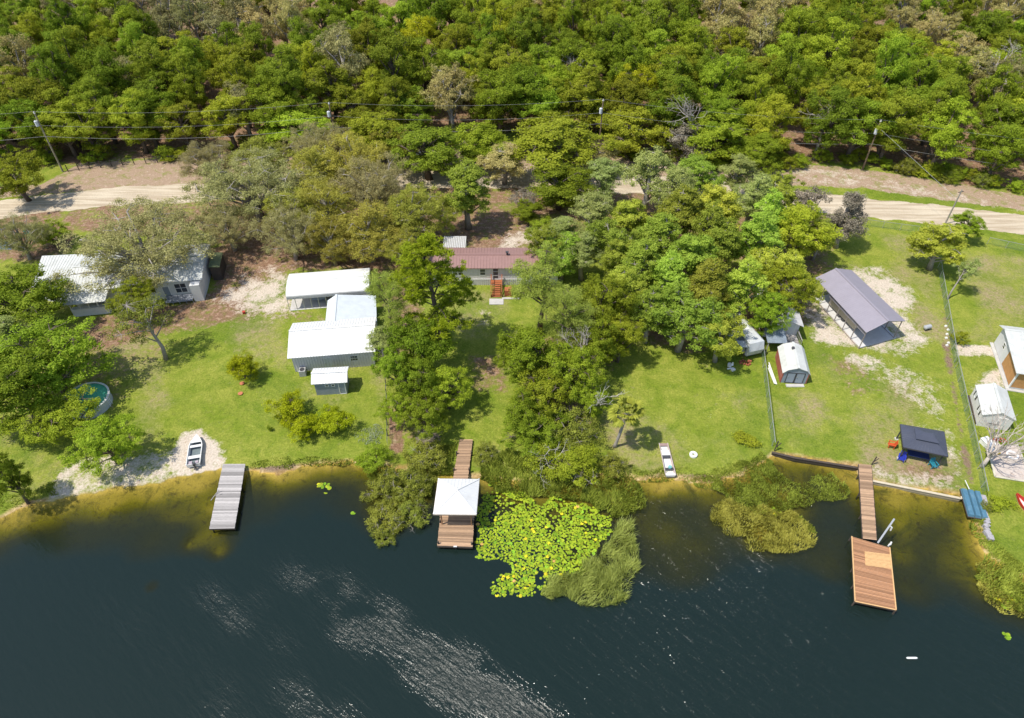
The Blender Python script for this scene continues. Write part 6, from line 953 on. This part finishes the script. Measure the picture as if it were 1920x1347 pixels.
b = MB(); b.hexa([(x+.72, y-.7, 1.32), (x+1.13, y-.75, .93), (x+1.13, y+.75, .93), (x+.72, y+.7, 1.32)], [(x+.76, y-.7, 1.34), (x+1.17, y-.75, .95), (x+1.17, y+.75, .95), (x+.76, y+.7, 1.34)]); b.build('windscreen', WIN, t)
for sx in (-1.4, 1.4):
    for sy in (-.88, .72): b = MB(); b.tube([(x+sx, y+sy, .33), (x+sx, y+sy+.16, .33)], .33, 12); b.build('wheel', DTRIM, t)
p = W(53, 437); b = MB(); b.hexa([(p.x-.5, p.y-.4, 0), (p.x+.5, p.y-.4, 0), (p.x+.5, p.y+.4, 0), (p.x-.5, p.y+.4, 0)], [(p.x-.35, p.y-.3, .7), (p.x+.4, p.y-.3, .75), (p.x+.4, p.y+.3, .7), (p.x-.3, p.y+.3, .8)]); o = b.build('teal_tarp', mat('teal_tarp', (.02, .33, .36), .6)); tag(o, 'small teal tarp bundle in the brown litter at the far left', 'tarp')
p = W(14, 463); b = MB(); b.hexa([(p.x-1.1, p.y-.8, 0), (p.x+1.1, p.y-.8, 0), (p.x+1.1, p.y+.8, 0), (p.x-1.1, p.y+.8, 0)], [(p.x-.9, p.y-.6, .9), (p.x+.9, p.y-.6, 1.0), (p.x+.8, p.y+.6, .8), (p.x-.8, p.y+.5, 1.1)]); o = b.build('blue_tarp', mat('blue_tarp', (.12, .22, .42), .6)); tag(o, 'blue tarp mound at the left edge above the full green tree', 'tarp')
p = W(458, 588); b = MB(); b.box((p.x, p.y, .15), (.35, .3, .3), .4); b.box((p.x, p.y, .33), (.4, .36, .05), .4); o = b.build('red_crate', mat('red_plastic', (.5, .06, .04))); tag(o, 'tiny red crate on the grass near the white sand drive', 'crate')
for px_, py_, lb in ((451, 739, 'orange-red paver below the yellow-green young tree'), (454, 720, 'orange pot at the trunk of the yellow-green young tree')): p = W(px_, py_); b = MB(); b.tube([(p.x, p.y, 0), (p.x, p.y, .12)], [.26, .3], 10); o = b.build('clay_saucer', mat('terracotta', (.55, .2, .1), .8)); tag(o, lb, 'garden pot')
# concrete lumps along the long fence
rr = random.Random(11)
for k in range(6): p = W(1774 + k*.9 + rr.uniform(-4, 3), 612 + k*7.5 + rr.uniform(-3, 3)); b = MB(); b.hexa([(p.x-.16, p.y-.13, 0), (p.x+.14, p.y-.15, 0), (p.x+.17, p.y+.12, 0), (p.x-.13, p.y+.15, 0)], [(p.x-.11, p.y-.09, .2), (p.x+.1, p.y-.1, .22), (p.x+.1, p.y+.08, .18), (p.x-.09, p.y+.1, .2)]); o = b.build('white_stone', TRIM); tag(o, 'white stone in the short row at the left foot of the long fence', 'stone', 'white stones by the long fence')
# pale leaf scraps and turned sand spots on lawns
#==PART5==
# ------------------------------------------------------------------ marsh grass, reeds and lily pads
def blades(name, lab, polys, dens, h, w, m, seed, lean=(.0, .0), zb=None, cat='reeds'):
    rng = np.random.default_rng(seed); Vs = []; 
    for pl in polys:
        pw = np.array([tuple(W(x, y, WZ))[:2] for x, y in pl]); x0, y0 = pw.min(0); x1, y1 = pw.max(0); n = int((x1-x0)*(y1-y0)*dens); X = rng.uniform(x0, x1, n); Y = rng.uniform(y0, y1, n)
        d = sdf(X, Y, [tuple(p) for p in pw]) + (fbm(X, Y, 1.6, seed, 3)-.5)*1.6; k = (d > 0) & (rng.uniform(0, 1, n) < .25 + .9*sstep(.36, .6, fbm(X, Y, 1.1, seed+3, 3))); Vs.append(np.stack([X[k], Y[k]], 1))
    P2 = np.concatenate(Vs); n = len(P2); z = np.maximum(ground_z(P2[:, 0], P2[:, 1])[0], WZ - .02); H = h*rng.uniform(.5, 1.25, n)*(.7 + .6*fbm(P2[:, 0], P2[:, 1], 2.5, seed+9, 2)); a = rng.uniform(0, PI, n)
    s = np.stack([np.cos(a), np.sin(a), np.zeros(n)], 1)*w*rng.uniform(.6, 1.4, n)[:, None]; b0 = np.stack([P2[:, 0], P2[:, 1], z - .05], 1); tip = b0 + np.stack([(lean[0] + (fbm(P2[:, 0], P2[:, 1], 1.1, seed+50, 2)-.5)*1.6 + rng.normal(0, .3, n))*H, (lean[1] + (fbm(P2[:, 0], P2[:, 1], 1.1, seed+60, 2)-.5)*1.6 + rng.normal(0, .3, n))*H, H], 1); mid = b0*.45 + tip*.55 + np.array([0, 0, 1])*(H*.10)[:, None]
    V = np.stack([b0 - s, b0 + s, mid + s*.8, mid - s*.8, tip + s*.15, tip - s*.15], 1).reshape(-1, 3); i = np.arange(n)*6; F = np.concatenate([np.stack([i, i+1, i+2, i+3], 1), np.stack([i+3, i+2, i+4, i+5], 1)]); t = np.clip(rng.uniform(0, 1, n)*.6 + fbm(P2[:, 0], P2[:, 1], 1.8, seed+20, 3)*.4, 0, 1)
    o = obj(name, raw_mesh(name, V, F, np.concatenate([t, t]), m)); tag(o, lab, cat, None, 'stuff'); return o
REED = leaf_mat('reed_leaf', (.15, .19, .020), (.66, .72, .20), .25, .0); MARSH = leaf_mat('marsh_leaf', (.11, .15, .014), (.46, .52, .08), .25, .0); MARSHY = leaf_mat('marsh_gold', (.25, .24, .025), (.58, .54, .12), .25, .0)
blades('reed_bed', 'tall pale reeds curving round the right of the lily pads', [[(1185, 985), (1196, 1030), (1192, 1085), (1172, 1125), (1130, 1141), (1080, 1133), (1015, 1115), (1025, 1085), (1075, 1075), (1120, 1050), (1145, 1010), (1150, 975)]], 420, .75, .020, REED, 1, (.15, .05))
blades('marsh_grass', 'green marsh grass behind the lily pads and dead branches', [[(895, 860), (960, 850), (1040, 880), (1120, 875), (1205, 905), (1212, 950), (1175, 972), (1120, 955), (1060, 935), (1000, 932), (930, 925), (905, 900)], [(780, 842), (850, 838), (852, 890), (830, 892), (790, 880)], [(690, 880), (740, 880), (800, 890), (810, 930), (720, 930)]], 300, .5, .034, MARSH, 2)
blades('marsh_grass', 'broad marsh grass raft left of the long dock', [[(1300, 905), (1360, 890), (1425, 850), (1448, 868), (1490, 905), (1560, 888), (1590, 910), (1582, 938), (1530, 945), (1480, 962), (1400, 965), (1350, 930)], [(1470, 955), (1520, 985), (1530, 1000), (1500, 975)]], 420, .22, .030, MARSH, 3)
blades('marsh_grass', 'golden marsh grass tongue in the lake left of the long dock', [[(1350, 935), (1480, 960), (1528, 992), (1522, 1025), (1475, 1038), (1412, 1034), (1398, 1008), (1355, 1003), (1330, 972), (1338, 948)]], 420, .30, .038, MARSHY, 4)
blades('marsh_grass', 'marsh grass along the bottom right shore', [[(1805, 940), (1838, 960), (1850, 1010), (1880, 1040), (1930, 1075), (1990, 1130), (1960, 1160), (1890, 1140), (1850, 1115), (1826, 1080), (1846, 1035), (1825, 990)]], 300, .36, .036, MARSH, 5); blades('marsh_grass', 'golden fringe on the bottom right shore marsh', [[(1828, 1060), (1845, 1050), (1860, 1100), (1930, 1150), (1930, 1168), (1880, 1145), (1838, 1112)]], 300, .25, .034, MARSHY, 6)
blades('bank_grass', 'ragged grass fringe along the natural bank', [[(470, 872), (600, 860), (690, 864), (690, 874), (600, 872), (480, 886)], [(1120, 860), (1200, 880), (1330, 885), (1420, 860), (1440, 875), (1330, 905), (1200, 905), (1140, 905)], [(0, 935), (110, 905), (110, 930), (0, 962)]], 170, .24, .034, MARSH, 7, cat='grass')
blades('cut_palm_heap', 'flattened grey-green frond heap on the lawn near the line fence', [[(665, 815), (700, 800), (722, 810), (712, 835), (675, 838)]], 110, .25, .03, leaf_mat('frond_grey', (.16, .2, .1), (.34, .38, .24), .1, 0), 8, (.8, .3), cat='brush')
def pad_proto(m):
    V = []; n = 12
    V.append((0, 0, .012)); V += [(math.cos(a), math.sin(a), .012 + .03*math.sin(a*3)) for a in [0.18 + (2*PI-.36)*k/n for k in range(n+1)]];     F = [(0, k+1, k+2) for k in range(n)]; me = bpy.data.meshes.new('lily_pad'); me.from_pydata(V, [], F); at = me.attributes.new('tone', 'FLOAT', 'FACE'); at.data.foreach_set('value', np.full(len(F), .6, np.float32)); me.materials.append(m); me.update(); return me
PG = [pad_proto(leaf_mat('lily_green', (.21, .315, .020), (.26, .37, .026), 0, .34)), pad_proto(leaf_mat('lily_yellow', (.56, .50, .02), (.62, .55, .03), 0, .15)), pad_proto(leaf_mat('lily_red', (.55, .34, .08), (.60, .36, .12), 0, .15))]
LP = [(912, 930), (950, 922), (990, 925), (1010, 945), (1055, 935), (1100, 945), (1145, 972), (1148, 1000), (1100, 1045), (1095, 1085), (1045, 1085), (1040, 1110), (1000, 1118), (940, 1116), (935, 1095), (962, 1065), (950, 1050), (905, 1042), (898, 1010), (905, 985), (895, 965)]
lp = [tuple(W(x, y, WZ))[:2] for x, y in LP]; rr = random.Random(77); pads = []; xs_ = [p[0] for p in lp]; ys_ = [p[1] for p in lp]; cnt = 0
cand = [(rr.uniform(min(xs_), max(xs_)), rr.uniform(min(ys_), max(ys_)), rr.uniform(.085, .195)) for _ in range(20000)]; cx_ = np.array([c[0] for c in cand]); cy_ = np.array([c[1] for c in cand]); sd_ = sdf(cx_, cy_, lp) + (fbm(cx_, cy_, 1.3, 5, 3)-.5)*1.8 + .2; hole = fbm(cx_, cy_, 1.5, 33, 3)
for (x, y, r), s, ho in zip(cand, sd_, hole):
    if s < 0 or ho < .35 and rr.random() < .9: continue
    if all((x-a)**2 + (y-b)**2 > ((r+c)*.70)**2 for a, b, c in pads): pads.append((x, y, r))
pads.sort(key=lambda p: -p[2] + p[1]*.004); print('pads', len(pads)); big, rest = pads[:285], pads[285:]
def pad_kind(): u = rr.random(); return 0 if u < .90 else (1 if u < .975 else 2)
PL = ['green lily pad in the raft between the roofed dock and the reeds', 'yellowing lily pad in the raft between the roofed dock and the reeds', 'reddish dying lily pad in the raft beside the reeds']; GL = ['green pads of the big raft', 'yellowing pads of the big raft', 'reddish pads of the big raft']
def put_pad(x, y, r, k, lab, grp): o = obj('lily_pad', PG[k], None, (x, y, WZ + rr.uniform(.0, .03))); o.scale = (r, r, r*1.2); o.rotation_euler = (rr.gauss(0, .07), rr.gauss(0, .07), rr.uniform(0, 6.28)); tag(o, lab, 'lily pad', grp)
for x, y, r in big: k = pad_kind(); put_pad(x, y, r, k, PL[k], GL[k])
if rest:
    b = MB()
    for x, y, r in rest:
        a0 = rr.uniform(0, 6.28); z = WZ + .012 + rr.uniform(0, .02); t_ = rr.random(); b.face([(x, y, z)] + [(x + r*math.cos(a0 + .2 + 5.88*k/11), y + r*math.sin(a0 + .2 + 5.88*k/11), z + .004*math.sin(k*2)) for k in range(12)], t_)
    o = b.build('lily_pads', leaf_mat('lily_mixed', (.15, .24, .015), (.34, .42, .026), 0, .0)); tag(o, 'smaller lily pads filling the gaps of the big raft', 'lily pads', None, 'stuff')
rr = random.Random(8)
for cx, cy, n, sx, sy, lab, grp in ((608, 912, 13, 14, 8, 'lily pad in the small lone cluster near the grey dock', 'small cluster near the grey dock'), (925, 908, 7, 8, 4, 'lily pad in the few beside the dock walkway shallows', 'few pads by the dock walkway'), (1888, 1194, 5, 6, 5, 'lily pad in the tiny cluster at the bottom right', 'tiny cluster at the bottom right'), (1895, 1130, 16, 22, 14, 'lily pad at the tip of the right shore marsh', 'pads at the tip of the right marsh'), (1445, 965, 6, 25, 12, 'pale lily leaf scattered on the golden marsh tongue', 'leaves on the golden marsh tongue'), (662, 962, 2, 2, 2, 'lily pad beside the waterside shrubs', 'pads by the waterside shrubs')):
    for _ in range(n): q = W(cx + rr.gauss(0, sx*.55), cy + rr.gauss(0, sy*.6), WZ); k = 0 if rr.random() < .8 else 1; put_pad(q.x, q.y, rr.uniform(.15, .24), k, ('green ' if k == 0 else 'yellow ') + lab, ('green ' if k == 0 else 'yellow ') + grp)
